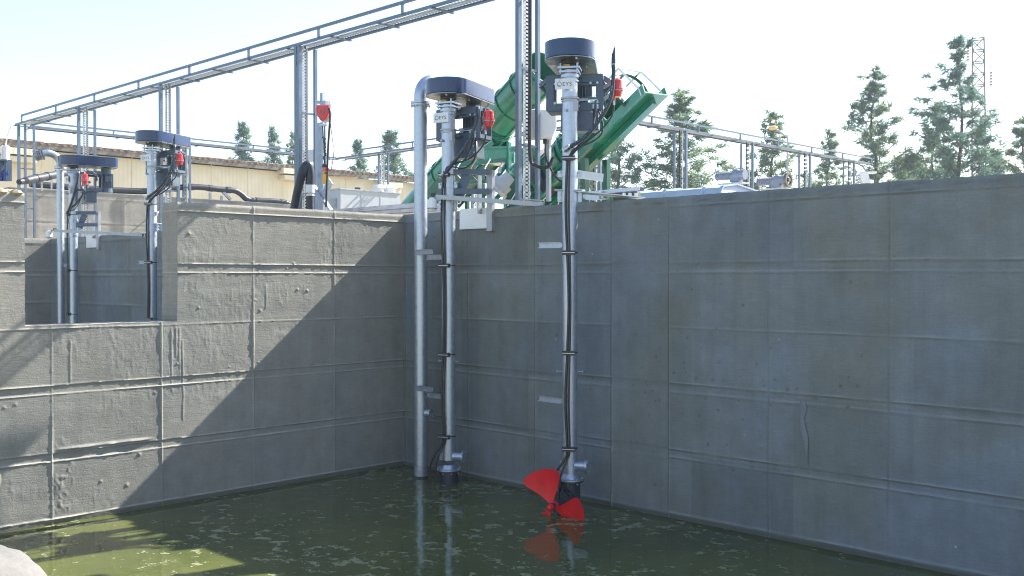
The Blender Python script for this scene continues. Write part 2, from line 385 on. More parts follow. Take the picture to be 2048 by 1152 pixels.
def coat(s, z, seams, seed, strength=1.0, rough=1.0, breaks=None, tilt=0.0, sig=0.0068, amp0=0.0095, pits=0):
    h = np.zeros_like(s); joint_light = np.zeros_like(s); shade_dirt = np.zeros_like(s)
    wob = 0.012 * fbm(s * 1.1, z * 0.4, seed + 50, 3) + 0.004 * fbm(s * 14, s * 0, seed + 52, 2)
    for i, (zr, a, _) in enumerate(ROWS):
        amp = a * (0.45 + 1.4 * np.clip(vn(s * 2.3, s * 0 + i * 7.3, seed + 60) - 0.25, 0, 1) + 1.3 * np.clip(vn(s * 21, s * 0 + i * 3.1, seed + 61) - 0.55, 0, 1))
        d = z - zr - wob
        m = 1.0
        if breaks is not None:
            m = 1.0 - sstep(breaks[0] - 0.01, breaks[0] + 0.01, s) * (1 - sstep(breaks[1] - 0.01, breaks[1] + 0.01, s))
        g = np.exp(-(d / sig) ** 2) * m
        h += amp0 * amp * g; joint_light = np.maximum(joint_light, np.clip(amp, 0, 1) * np.exp(-((d - 0.003) / (sig * 0.9)) ** 2) * m)  # ridge tops get a paler tint, skylight painted into the colour
        shade_dirt = np.maximum(shade_dirt, 0.8 * np.clip(amp, 0, 1) * np.exp(-((d + sig * 1.8) / (sig * 1.0)) ** 2) * m)  # dark line below each ridge: painted shade along with joint dirt
    for z0, z1, dd in ((2.725, 2.83, -0.004), (1.405, 1.50, -0.005), (0.68, 0.77, -0.007), (3.455, 3.6, 0.004), (-1, 0.06, 0.004)):
        h += dd * sstep(z0 + wob - 0.008, z0 + wob + 0.008, z) * (1 - sstep(z1 + wob - 0.008, z1 + wob + 0.008, z))
    for j, sx in enumerate(seams):
        line = sx + 0.008 * fbm(z * 1.3, z * 0 + j * 5.0, seed + 70, 3)
        amp = 0.35 + 1.2 * np.clip(vn(z * 3.1, z * 0 + j * 9.7, seed + 71) - 0.2, 0, 1) + 1.1 * np.clip(vn(z * 23, z * 0 + j, seed + 72) - 0.5, 0, 1)
        g = np.exp(-((s - line) / sig) ** 2)
        h += amp0 * 0.9 * amp * g; joint_light = np.maximum(joint_light, 0.55 * amp * g); shade_dirt = np.maximum(shade_dirt, (1.9 if pits else 0.7) * amp * np.exp(-((s - line + sig * 1.6) / (sig * 0.8)) ** 2))
    pan = np.floor(s / 1.22); row = np.digitize(z, [0.06, 0.72, 1.45, 2.115, 2.78, 3.455]) * 1.0
    tone = vn(pan * 3.37 + 0.5, row * 2.13 + 0.5, seed + 80)
    h += 0.002 * (tone - 0.5)
    wm = sstep(0.5, 0.7, vn(pan * 5.1 + 0.5, row * 3.7 + 0.5, seed + 81)) * 0.8 + 0.2
    h += strength * wm * 0.0055 * fbm(s * 0.8, z * 6.5, seed + 1, 3) + strength * 0.004 * fbm(s * 1.5, z * 1.8, seed + 2, 3)
    mask = sstep(0.45, 0.68, vn(s * 1.7, z * 2.1, seed + 20) * 0.55 + vn(s * 4.3, z * 5.1, seed + 21) * 0.45)
    h += rough * 0.0030 * fbm(s * 19, z * 17, seed + 30, 4) * (0.18 + 1.0 * mask)
    h += rough * 0.0040 * np.clip(fbm(s * 34, z * 9, seed + 40, 2), 0, 1) * mask
    rs = np.random.RandomState(seed)
    for _ in range(60):
        a, b = rs.uniform(0, 8.5), rs.uniform(0.1, 3.4); r = rs.uniform(0.009, 0.020)
        h += rs.uniform(0.004, 0.012) * rough * np.exp(-(((s - a) ** 2 + (z - b) ** 2) / r ** 2))
    if pits:
        for _ in range(pits):
            a, b = rs.normal(5.3, 0.9), rs.normal(1.45, 0.32) if rs.rand() < .7 else rs.uniform(.2, 3.3); r = rs.uniform(0.008, 0.015)
            e_ = np.exp(-(((s - a) ** 2 * rs.uniform(.5, 1.5) + (z - b) ** 2) / r ** 2)); h -= 0.006 * e_; shade_dirt = np.maximum(shade_dirt, 1.8 * e_)
        for _ in range(14):                                  # chipped marks under the top edge
            a, b = rs.uniform(2.6, 8.4), rs.uniform(3.47, 3.53); e_ = np.exp(-(((s - a) / 0.07) ** 2 + ((z - b - 0.06 * (s - a)) / 0.008) ** 2)); h -= 0.008 * e_; shade_dirt = np.maximum(shade_dirt, 1.2 * e_)
    coat.attr = (np.clip(joint_light * 0.42, 0, 1), np.clip((tone - 0.3) * 1.3, 0, 1), np.clip(shade_dirt * 0.5, 0, 1))
    return h
def wall_sheet(name, smin, smax, zmin, zmax, step, hfun, place, back, mat, parent, hole=None, stepz=None, toprough=0.0):
    ns = int(round((smax - smin) / step)) + 1; nz = int(round((zmax - zmin) / (stepz or step))) + 1
    sv = np.linspace(smin, smax, ns); zv = np.linspace(zmin, zmax, nz)
    if hole:
        for b in hole[:2]: sv[np.argmin(abs(sv - b))] = b
        zv[np.argmin(abs(zv - hole[2]))] = hole[2]
    Sg, Zg = np.meshgrid(sv, zv, indexing='ij')
    H = hfun(Sg, Zg); AT = [a.copy() for a in coat.attr]
    e = 0.0
    if toprough:
        top = sstep(zmax - 0.05, zmax, Zg)
        Zg = Zg + top * toprough * fbm(Sg * 6, Sg * 0 + 3.3, 91, 4)
        H = H - 0.012 * top ** 3
    if hole:                                            # ragged arrises round the opening
        for b, sg in ((hole[0], 1), (hole[1], -1)):
            k = np.isclose(Sg, b) & (Zg > hole[2])
            Sg = np.where(k, Sg + 0.022 * fbm(Zg * 9, Zg * 0 + b, 17, 4) - sg * 0.004, Sg)
        k = np.isclose(Zg, hole[2]) & (Sg > hole[0] - .001) & (Sg < hole[1] + .001)
        Zg = np.where(k, Zg + 0.012 * fbm(Sg * 8, Sg * 0, 23, 4), Zg)
    P = place(Sg, Zg, H).reshape(-1, 3)
    idx = np.arange(ns * nz).reshape(ns, nz)
    q = np.stack([idx[:-1, :-1], idx[1:, :-1], idx[1:, 1:], idx[:-1, 1:]], -1)
    if hole:
        cs = 0.5 * (sv[:-1] + sv[1:])[:, None]; cz = 0.5 * (zv[:-1] + zv[1:])[None, :]
        keep = ~((cs > hole[0]) & (cs < hole[1]) & (cz > hole[2]))
        q = q[keep]
    q = q.reshape(-1, 4)
    me = bpy.data.meshes.new(name); me.from_pydata(P.tolist(), [], q.tolist())
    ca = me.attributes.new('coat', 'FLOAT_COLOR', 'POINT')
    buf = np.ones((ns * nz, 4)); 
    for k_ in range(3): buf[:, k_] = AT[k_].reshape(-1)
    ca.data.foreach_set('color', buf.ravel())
    bm = bmesh.new(); bm.from_mesh(me)
    bmesh.ops.delete(bm, geom=[v for v in bm.verts if not v.link_faces], context='VERTS')
    eds = [e for e in bm.edges if e.is_boundary]
    ex = bmesh.ops.extrude_edge_only(bm, edges=eds)
    for v in [g for g in ex['geom'] if isinstance(g, bmesh.types.BMVert)]: v.co = back(v.co)
    bmesh.ops.recalc_face_normals(bm, faces=bm.faces); bm.to_mesh(me); bm.free()
    me.shade_smooth(); me.set_sharp_from_angle(angle=R(50)); me.materials.append(M[mat])
    return link(bpy.data.objects.new(name, me), parent)

# ================================================================= STRUCTURE
WT = 3.56                                                # height of the tank walls over the water
g = MB()
g.add([(-14.2, -60, 3.2), (-14.2, 0.62, 3.2), (-170, 0.62, 3.2), (-170, -60, 3.2)], [(0, 1, 2, 3)])
g.add([(-170, 0.62, 3.2), (30, 0.62, 3.2), (30, 170, 3.2), (-170, 170, 3.2)], [(0, 1, 2, 3)])
g.add([(30, 0.62, 3.2), (150, 0.62, 3.2), (150, 170, 3.2), (30, 170, 3.2)], [(0, 1, 2, 3)])
tag(part('ground', g, 'ground', smooth=False), 'dusty ground of the works behind the tank walls', 'ground', kind='structure')
g = MB(); g.add([(-14.0, -7.6, 0), (13.9, -7.6, 0), (13.9, 0.05, 0), (-14.0, 0.05, 0)], [(0, 1, 2, 3)])
tag(part('water', g, 'water', smooth=False), 'murky dark green water with pale flecks of foam in the concrete tank', 'water', kind='structure')
g = MB(); g.box((0, -27.6, 0.2), (60, 40, 2.0))
tag(part('bank', g, 'ground', smooth=False), 'low bank at the near side of the tank', 'bank', kind='structure')

# right-hand wall (face at y = 0), continues through to the second tank
wr = thing('tank_wall', 'long shaded grey concrete tank wall running from the corner to the right edge', 'wall', (0, 0, 0))
RS = [0.06, 1.35, 2.57, 3.78, 4.59, 5.83, 7.09, 8.31]
def hr(s, z):
    h = coat(s, z, RS, 11, 0.7, 0.8, (3.78, 4.59), sig=0.0085, amp0=0.010, pits=70)
    return h
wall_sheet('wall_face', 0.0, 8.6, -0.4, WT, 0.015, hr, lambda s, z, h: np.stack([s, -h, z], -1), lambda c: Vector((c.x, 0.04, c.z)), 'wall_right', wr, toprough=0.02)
g = MB(); g.box((0.3, 0.325, 1.57), (28.0, 0.57, 3.96)); wpart('wall_core', g, 'wall_right', wr, smooth=False)
g = MB(); g.box((11.3, 0.02, 1.58), (5.3, 0.05, 3.96)); wpart('wall_end', g, 'wall_right', wr, smooth=False)
def hr2(s, z): return coat(s, z, [-1.4, -2.6, -3.8, -5.1, -6.3, -7.5, -8.7, -9.9, -11.2, -12.3], 12, 0.6, 0.4, sig=0.02, amp0=0.014)
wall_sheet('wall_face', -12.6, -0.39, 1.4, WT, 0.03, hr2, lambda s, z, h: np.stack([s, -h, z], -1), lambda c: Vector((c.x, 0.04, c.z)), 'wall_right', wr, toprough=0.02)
# pale mortar run low on the right-hand wall
g = MB()
pts = [on_y(x, y, -0.012) for x, y in ((1604, 800), (1606, 815), (1603, 835), (1606, 860), (1611, 880), (1612, 905), (1616, 932))]
rr = [0.022, 0.040, 0.028, 0.034, 0.03, 0.016, 0.004]
cp = curve(pts, 5); k0 = len(g.v)
g.tube(cp, [float(np.interp(i / (len(cp) - 1) * 6, range(7), rr)) for i in range(len(cp))], 8)
for v in g.v: v.y = -0.012 + (v.y + 0.012) * 0.25
wpart('mortar_run', g, 'mortar', wr)

# left-hand dividing wall (face at x = 0) with the overflow opening
wl = thing('dividing_wall', 'sunlit grey concrete dividing wall with a square overflow opening, left of the corner', 'wall', (0, 0, 0))
LS = [1.20, 2.43, 3.65, 4.90, 6.1]
def hl(s, z):
    h = coat(s, z, LS, 3, 1.0, 1.0)
    # heavy drip ridge under the third row between 3.65 and 4.9
    h += 0.016 * np.exp(-((z - 0.80) / 0.014) ** 2) * sstep(3.7, 3.95, s) * (1 - sstep(4.75, 4.9, s)) * (0.4 + vn(s * 12, s * 0, 5))
    # dripped streaks
    for a, z0, z1 in ((3.52, 1.3, 2.1), (3.42, 1.45, 2.1), (3.46, 1.7, 2.1), (3.38, 0.95, 1.95), (4.7, 1.5, 2.0), (2.25, 2.25, 2.6)):
        h += 0.0042 * np.exp(-((s - a - 0.02 * fbm(z * 4, z * 0 + a, 9, 2)) / 0.008) ** 2) * sstep(z0, z0 + .05, z) * (1 - sstep(z1 - .05, z1, z))
    # rough vertical scrape by the waterline
    m = np.exp(-((s - 4.78) / 0.10) ** 2) * np.exp(-((z - 0.45) / 0.35) ** 2)
    h += 0.03 * m * np.clip(fbm(s * 22, z * 14, 77, 3), 0, 1)
    return h
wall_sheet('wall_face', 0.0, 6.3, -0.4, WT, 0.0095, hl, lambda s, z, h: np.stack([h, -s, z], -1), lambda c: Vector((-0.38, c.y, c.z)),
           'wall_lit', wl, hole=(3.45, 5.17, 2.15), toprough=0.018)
g = MB()
rs = random.Random(5)
for i in range(60):
    s = rs.uniform(5.2, 6.2); g.ball((rs.uniform(-0.36, -0.02), -s, WT - 0.005), rs.uniform(0.03, 0.075), 8, (1.3, 1.3, 0.7))
wpart('mortar_crown', g, 'sand', wl)

# end wall of the second tank and the taller channel wall behind it
w2 = thing('end_wall', 'lower concrete end wall of the second tank, seen through the overflow opening', 'wall', (-12.6, 0, 0))
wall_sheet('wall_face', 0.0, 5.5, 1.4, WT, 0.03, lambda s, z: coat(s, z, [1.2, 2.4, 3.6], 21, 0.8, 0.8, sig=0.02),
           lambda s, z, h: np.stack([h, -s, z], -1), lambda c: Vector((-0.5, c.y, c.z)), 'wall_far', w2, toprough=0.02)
XT = -15.4
zt = on_x(103, 379, XT).z
yt0, yt1 = on_x(20, 374, XT).y, on_x(592, 408, XT).y
w3 = thing('channel_wall', 'taller sunlit concrete wall behind the second tank with grey pipes on it', 'wall', (XT, 0, 0))
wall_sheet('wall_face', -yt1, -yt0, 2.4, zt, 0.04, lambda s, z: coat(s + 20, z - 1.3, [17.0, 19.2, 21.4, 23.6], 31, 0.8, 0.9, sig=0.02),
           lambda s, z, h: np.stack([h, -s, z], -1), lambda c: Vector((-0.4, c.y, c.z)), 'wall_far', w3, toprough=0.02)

# ================================================================= PUMPS
YP = -0.42
def px_x(px, y=YP): return on_y(px, 556, y).x
def rot2(v, a): return Matrix.Rotation(a, 3, 'Z') @ Vector(v)
def letters(txt, size, mat, parent, loc, rot):
    c = bpy.data.curves.new('lettering', 'FONT'); c.body = txt; c.size = size; c.extrude = 0.0012; c.space_character = 1.18
    o = bpy.data.objects.new('tmp', c); COL.objects.link(o)
    bpy.context.view_layer.update()
    me = bpy.data.meshes.new_from_object(o.evaluated_get(bpy.context.evaluated_depsgraph_get()))
    bpy.data.objects.remove(o)
    me.materials.clear(); me.materials.append(M[mat]); me.name = 'lettering'
    n = bpy.data.objects.new('lettering', me); link(n, parent); n.location = loc; n.rotation_euler = rot; return n

def cover_poly(r=0.29, L=0.87, w=0.25, c=0.10):
    p = []
    for i in range(19):
        a = math.pi + math.pi * i / 18; p.append((r * math.cos(a), r * math.sin(a)))
    for i in range(6):
        a = math.pi / 2 * i / 5; p.append((w - c + c * math.cos(a), L - c + c * math.sin(a)))
    for i in range(6):
        a = math.pi / 2 + math.pi / 2 * i / 5; p.append((-w + c + c * math.cos(a), L - c + c * math.sin(a)))
    return p

def make_pump(px, rz, zb, label, kind, straps, stubs, port=None, bottom=None, prop=False, wheel=False):
    x0 = px_x(px)
    T = thing('mixer_mast', label, 'mixer', (x0, YP, 0), rz, 'submersible mixers on galvanised masts')
    # mast
    g = MB(); g.cyl((0, 0, 0.3), (0, 0, zb - 0.11), 0.088, 32)
    part('mast', g, 'galv', T)
    # head flange and collars
    g = MB()
    g.box((0, 0, zb - 0.095), (0.25, 0.25, 0.022)); g.box((0, 0, zb - 0.14), (0.23, 0.23, 0.02))
    for a in (-1, 1):
        for b in (-1, 1): g.cyl((a * 0.095, b * 0.095, zb - 0.165), (a * 0.095, b * 0.095, zb - 0.045), 0.012, 8)
    g.ring((0, 0, zb - 0.20), (0, 0, zb - 0.165), 0.104, 0.087, 28); g.ring((0, 0, zb - 0.245), (0, 0, zb - 0.225), 0.10, 0.087, 28)
    part('head_flange', g, 'galv', T)
    g = MB(); g.ring((0, 0, zb - 0.445), (0, 0, zb - 0.425), 0.108, 0.087, 28); g.ring((0, 0, zb - 0.475), (0, 0, zb - 0.458), 0.100, 0.087, 28)
    g.box((0.12, 0.05, zb - 0.44), (0.16, 0.05, 0.012)); g.box((0.075, -0.055, zb - 0.53), (0.055, 0.04, 0.11))
    for zz in (zb - 0.58,): g.cyl((-0.03, -0.08, zz), (-0.035, -0.125, zz), 0.017, 10)
    part('mast_collar', g, 'galv_dull', T)
    # bearing
    g = MB(); g.cyl((0, 0, zb - 0.09), (0, 0, zb - 0.035), 0.055, 16); g.cyl((0, 0, zb - 0.04), (0, 0, zb - 0.004), 0.105, 24); g.cyl((0, 0, zb - 0.11), (0, 0, zb), 0.024, 12)
    part('bearing', g, 'housing', T)
    g = MB(); g.box((-0.03, -0.063, zb - 0.062), (0.075, 0.004, 0.026)); part('warning_label', g, 'yellow', T)
    # belt cover
    po = cover_poly()
    g = MB(); g.prism(po, zb + 0.006, zb + 0.205, 0.008); cv = part('belt_cover', g, 'cover', T, angle=28)
    g = MB(); g.prism([(a * 1.0, b * 1.0) for a, b in po], zb - 0.006, zb + 0.004); part('cover_pan', g, 'cover_pan', cv, angle=50)
    g = MB()
    for (a, b) in ((0.16, 0.25), (-0.16, 0.25), (0.18, 0.75), (-0.18, 0.75), (0.1, -0.22)): g.cyl((a, b, zb - 0.03), (a, b, zb - 0.01), 0.013, 6)
    part('cover_bolt', g, 'galv', cv)
    # motor frame: boxed plate with opening
    g = MB(); fx, fy, z1, z0 = 0.335, 0.20, zb - 0.125, zb - 0.535; bw = 0.085
    for sx, sy in ((-1, -1),):
        pass
    zc = (z0 + z1) / 2
    for yy in (fy, fy + 0.30):
        g.box((0.03, yy, z1 - bw / 2), (2 * fx, 0.012, bw)); g.box((0.03, yy, z0 + bw / 2), (2 * fx, 0.012, bw))
        g.box((0.03 - fx + bw / 2, yy, zc), (bw, 0.0119, z1 - z0 - 2 * bw)); g.box((0.03 + fx - bw / 2, yy, zc), (bw, 0.0119, z1 - z0 - 2 * bw))
    for sx in (-1, 1):
        xx = 0.03 + sx * (fx - 0.006)
        g.box((xx, fy + 0.15, z1 - 0.03), (0.011, 0.286, 0.05)); g.box((xx, fy + 0.15, z0 + 0.03), (0.011, 0.286, 0.05))
        g.beam((xx, fy + 0.10, z1 - 0.02), (xx + sx * 0.10, fy + 0.16, zc + 0.12), 0.03, 0.05); g.beam((xx + sx * 0.10, fy + 0.16, zc + 0.12), (xx, fy + 0.20, zc + 0.02), 0.03, 0.04)
    g.box((0.03, fy + 0.15, z1 + 0.006), (2 * fx - 0.04, 0.27, 0.012)); g.box((0.03, fy + 0.15, z0 - 0.007), (2 * fx - 0.04, 0.27, 0.012))
    g.box((0.03, 0.12, z1 - 0.02), (0.14, 0.17, 0.03)); g.box((0.03, 0.12, z0 + 0.03), (0.14, 0.17, 0.03))
    for yy in (zc + 0.10, zc - 0.07):
        g.box((0.16, fy + 0.02, yy), (0.26, 0.02, 0.025))
    fr = part('motor_frame', g, 'frame', T)
    g = MB()
    for a in (-0.20, 0.22, 0.30):
        for zz in (z1 - 0.10, zc - 0.12): g.cyl((a, fy - 0.006, zz), (a, fy - 0.022, zz), 0.014, 8)
    g.beam((0.08, fy - 0.012, zc - 0.10), (0.30, fy - 0.012, zc - 0.09), 0.008, 0.012)
    part('frame_bolt', g, 'galv', fr)
    # lower switch box
    g = MB(); bx = 0.09
    g.box((bx, 0.30, z0 - 0.125), (0.44, 0.20, 0.22)); g.box((bx, 0.194, z0 - 0.11), (0.13, 0.012, 0.13)); g.box((bx, 0.29, z0 - 0.24), (0.46, 0.22, 0.012))
    g.box((bx - 0.14, 0.194, z0 - 0.06), (0.05, 0.012, 0.03)); lb = part('lower_plate', g, 'frame', T)
    g = MB()
    for a, b in ((0.27, -0.05), (0.27, -0.10), (0.28, -0.18), (0.24, -0.03)): g.cyl((a, 0.199, z0 + b), (a, 0.178, z0 + b), 0.010, 8)
    part('frame_bolt', g, 'galv', lb)
    # motor standing under the far end of the cover
    g = MB(); my = 0.66
    g.cyl((0.0, my, zb - 0.10), (0.0, my, zb - 0.015), 0.10, 24); g.cyl((0, my, zb - 0.46), (0, my, zb - 0.10), 0.115, 24)
    for i in range(20):
        a = 2 * math.pi * i / 20; g.box((0.128 * math.cos(a), my + 0.128 * math.sin(a), zb - 0.28), (0.035, 0.006, 0.30), rot=a)
    g.cyl((0, my, zb - 0.53), (0, my, zb - 0.46), 0.13, 24, r1=0.13); g.box((0.15, my, zb - 0.25), (0.09, 0.12, 0.12))
    part('motor', g, 'frame', T)
    # name plate
    g = MB(); pz = zb - 0.285
    g.box((-0.045, -0.112, pz), (0.225, 0.008, 0.125)); g.box((-0.06, -0.09, pz), (0.10, 0.04, 0.05)); np_ = part('name_plate', g, 'plate', T)
    letters('EYS', 0.062, 'letter', np_, (-0.072, -0.1163, pz - 0.022), (R(90), 0, 0))
    g = MB(); pts = []
    for i in range(15):
        a = R(100) + R(330) * i / 14; pts.append((-0.107 + 0.024 * math.cos(a), -0.1168, pz - 0.003 + 0.026 * math.sin(a)))
    pts.append((-0.106, -0.1168, pz + 0.04)); g.tube(pts, 0.0024, 6); g.tube([(-0.13, -0.1168, pz - 0.005), (-0.118, -0.1168, pz - 0.02), (-0.10, -0.1168, pz - 0.012)], 0.002, 6)
    part('emblem', g, 'letter', np_)
    # red sounder / junction can
    rx, ry, rzz = 0.53, 0.12, zb - 0.31
    g = MB(); g.cyl((rx, ry, rzz - 0.055), (rx, ry, rzz + 0.09), 0.064, 24, r1=0.060); g.cyl((rx, ry, rzz + 0.09), (rx, ry, rzz + 0.11), 0.060, 24, r1=0.035)
    g.ring((rx, ry, rzz - 0.026), (rx, ry, rzz - 0.006), 0.078, 0.06, 24); g.cyl((rx, ry, rzz - 0.10), (rx, ry, rzz - 0.055), 0.05, 20, r1=0.062); g.box((rx - 0.07, ry, rzz + 0.08), (0.05, 0.02, 0.012))
    g.cyl((rx - 0.03, ry - 0.03, rzz - 0.15), (rx - 0.03, ry - 0.03, rzz - 0.09), 0.016, 10)
    rc = part('junction_can', g, 'red', T)
    g = MB(); g.ring((rx, ry, rzz - 0.0315), (rx, ry, rzz - 0.027), 0.080, 0.06, 24)
    for i in range(6): a = i * math.pi / 3; g.cyl((rx + 0.07 * math.cos(a), ry + 0.07 * math.sin(a), rzz - 0.04), (rx + 0.07 * math.cos(a), ry + 0.07 * math.sin(a), rzz + 0.004), 0.006, 6)
    if wheel:
        pass
    g.tube([(rx - 0.015 + 0.032 * math.cos(a), ry, rzz + 0.115 + 0.032 * math.sin(a)) for a in [R(d) for d in range(-30, 211, 20)]], 0.006, 6)
    part('can_flange', g, 'galv', rc)
    g = MB(); g.beam((0.03 + fx, fy + 0.05, zb - 0.27), (rx - 0.05, ry, zb - 0.24), 0.012, 0.04); g.beam((0.03 + fx, fy + 0.02, zb - 0.42), (rx - 0.04, ry, rzz - 0.045), 0.012, 0.04)
    part('can_bracket', g, 'galv_dull', T)
    # thick hose with blue lettering
    ht = zb - 0.03 if kind == 'tall' else zb - 0.13
    hx = 0.50 if kind == 'tall' else 0.42
    hp = curve([(hx, 0.02, ht), (hx, 0.0, ht - 0.18), (hx - 0.03, -0.02, zb - 0.45), (hx - 0.13, -0.05, zb - 0.66), (hx - 0.30, -0.09, zb - 0.88), (0.03, -0.125, zb - 1.0), (-0.02, -0.115, zb - 1.02)], 7)
    g = MB(); g.tube(hp, 0.0235, 12); hs = part('feed_hose', g, 'hose', T)
    g = MB(); k = len(hp)
    for i in range(k // 4, k - 8):
        if i % 3 == 0: continue
        d = (hp[i + 1] - hp[i]); o = Vector((-0.004, -0.0225, 0.006)); g.beam(hp[i] + o + d * .1, hp[i] + o + d * .7, 0.012, 0.004)
    part('hose_marking', g, 'hose_mark', hs)
    g = MB(); g.cyl((hx, 0.02, ht - 0.02), (hx, 0.02, ht + 0.10), 0.026, 12, r1=0.022); g.cyl((hx + 0.005, 0.02, ht + 0.09), (hx + 0.01, 0.02, ht + 0.17), 0.017, 10, r1=0.008)
    if kind == 'tall': part('hose_plug', g, 'hose', hs)
    g = MB(); g.cyl((hx, 0.02, ht - 0.06), (hx, 0.02, ht - 0.02), 0.027, 12); g.cyl((0.02, -0.125, zb - 1.0), (-0.05, -0.105, zb - 1.035), 0.030, 12); g.cyl((-0.05, -0.06, zb - 1.03), (-0.05, -0.12, zb - 1.03), 0.03, 12)
    part('hose_coupling', g, 'galv', hs)
    # thin cables
    zs = straps[0]
    def cable(name, pts, r, par=T): q = MB(); q.tube(curve(pts, 6), r, 8); return part(name, q, 'black', par)
    cable('cable', [(0.25, fy - 0.02, z0 + 0.01), (0.27, 0.12, z0 - 0.12), (0.24, 0.0, z0 - 0.30), (0.10, -0.09, zs + 0.13), (0.01, -0.115, zs + 0.02), (0.0, -0.112, zs - 0.05)], 0.012)
    cable('cable', [(0.30, fy - 0.02, z0 + 0.01), (0.36, 0.10, z0 - 0.13), (0.37, 0.02, z0 - 0.30), (0.26, -0.05, z0 - 0.41), (0.06, -0.105, zs + 0.10), (0.012, -0.115, zs)], 0.010)
    cable('cable', [(rx - 0.03, ry - 0.03, rzz - 0.14), (rx - 0.05, ry - 0.04, rzz - 0.32), (0.36, -0.03, rzz - 0.50), (0.12, -0.09, zs + 0.12), (0.02, -0.118, zs + 0.01)], 0.010)
    g = MB()
    for a in (0.25, 0.30): g.cyl((a, fy - 0.02, z0 - 0.02), (a, fy - 0.02, z0 + 0.06), 0.014, 10); g.cyl((a, fy - 0.02, z0 + 0.07), (a, fy - 0.02, z0 + 0.10), 0.012, 10)
    g.cyl((rx - 0.03, ry - 0.03, rzz - 0.20), (rx - 0.03, ry - 0.03, rzz - 0.15), 0.013, 10)
    part('cable_gland', g, 'galv', T)
    # cable bundle down the mast
    zz = list(straps) + [0.02 if bottom else 1.6]
    for k, (ox, sw) in enumerate(((-0.016, 0.018), (0.014, 0.010))):
        pts = []
        for i in range(len(straps)):
            pts.append((ox, -0.110, straps[i]))
            if i + 1 < len(straps):
                mid = (straps[i] + straps[i + 1]) / 2; pts.append((ox + (sw if i % 2 else -sw), -0.116, mid))
        if bottom:
            e = -0.19 if k == 0 else -0.10
            pts += [(ox - 0.03, -0.115, straps[-1] - 0.12), (e * 0.75, -0.14, straps[-1] - 0.27), (e * 1.05, -0.15, straps[-1] - 0.45), (e * 1.05, -0.16, -0.2)]
        q = MB(); q.tube(curve(pts, 6), 0.0145 if k == 0 else 0.0105, 10); part('cable', q, 'black', T)
    for zc_ in straps:
        g = MB(); g.box((0, -0.107, zc_ + 0.016), (0.15, 0.055, 0.018)); g.box((0, -0.107, zc_ - 0.016), (0.15, 0.055, 0.018)); g.box((0, -0.107, zc_), (0.12, 0.045, 0.012))
        g.ring((0, 0, zc_ - 0.007), (0, 0, zc_ + 0.007), 0.093, 0.087, 24); st = part('cable_strap', g, 'black', T)
        g = MB(); g.box((0, -0.136, zc_), (0.145, 0.006, 0.008)); part('strap_band', g, 'galv', st)
    # wall clamps
    for zc_, full in ((3.86, False), (3.60, True)):
        g = MB(); hgt = 0.07 if not full else 0.13
        g.ring((0, 0, zc_ - hgt / 2), (0, 0, zc_ + hgt / 2), 0.097, 0.087, 28)
        for sx in (-1, 1):
            g.box((sx * 0.115, -0.01, zc_), (0.05, 0.012, hgt)); g.cyl((sx * 0.118, -0.03, zc_ + 0.02), (sx * 0.118, 0.03, zc_ + 0.02), 0.015, 8)
            if full: g.cyl((sx * 0.118, -0.03, zc_ - 0.04), (sx * 0.118, 0.03, zc_ - 0.04), 0.015, 8)
        if full: g.box((0, 0.0, zc_ + 0.072), (0.34, 0.14, 0.010))
        part('wall_clamp', g, 'galv', T)
    # guide stubs
    for (zs_, ln) in stubs:
        a = Matrix.Rotation(-rz, 3, 'Z'); g = MB()
        p = a @ Vector((-0.07, -0.05, zs_)); q = a @ Vector((-0.07 - ln, -0.05, zs_ + 0.004))
        g.channel(p, q, 0.065, 0.03, 0.006, up=a @ Vector((0, 1, 0)), flip=-1); part('guide_stub', g, 'galv', T)
    if port:
        a = Matrix.Rotation(-rz, 3, 'Z'); d = a @ Vector((math.cos(R(port[1])), math.sin(R(port[1])), 0)); c = Vector((0, 0, port[0]))
        g = MB(); g.cyl(c + d * 0.06, c + d * 0.19, 0.055, 20); g.cyl(c + d * 0.19, c + d * 0.202, 0.077, 24); g.cyl(c + d * 0.206, c + d * 0.218, 0.077, 24)
        g.bolts(c + d * 0.18, d, 0.066, 8, 0.007, 0.05); part('side_port', g, 'galv', T)
        d2 = a @ Vector((-0.5, -0.86, 0)); g = MB(); g.cyl(Vector((0, 0, port[0])) + d2 * 0.085, Vector((0, 0, port[0])) + d2 * 0.10, 0.016, 8); g.box(Vector((0, 0, port[0])) + d2 * 0.09, (0.05, 0.03, 0.10)); part('mast_lug', g, 'galv_dull', T)
    g = MB()
    zt_ = 1.58
    for sx in (-1, 1): g.cyl((sx * 0.08, 0, zt_), (sx * 0.15, 0, zt_), 0.008, 8); g.cyl((sx * 0.145, 0, zt_), (sx * 0.155, 0, zt_), 0.016, 6)
    part('side_bolt', g, 'galv', T)
    if bottom:
        g = MB(); g.cyl((0, 0, bottom), (0, 0, bottom + 0.018), 0.165, 36); g.cyl((0, 0, bottom + 0.018), (0, 0, bottom + 0.07), 0.115, 32, r1=0.09)
        g.bolts((0, 0, bottom + 0.018), (0, 0, 1), 0.145, 8, 0.012, 0.016); g.bolts((0, 0, bottom - 0.042), (0, 0, 1), 0.145, 8, 0.009, 0.02); part('base_flange', g, 'galv', T)
        g = MB(); g.cyl((0, 0, bottom - 0.022), (0, 0, bottom - 0.004), 0.162, 36); g.cyl((0, 0, -0.5), (0, 0, bottom - 0.02), 0.125, 36)
        part('base_housing', g, 'housing', T)
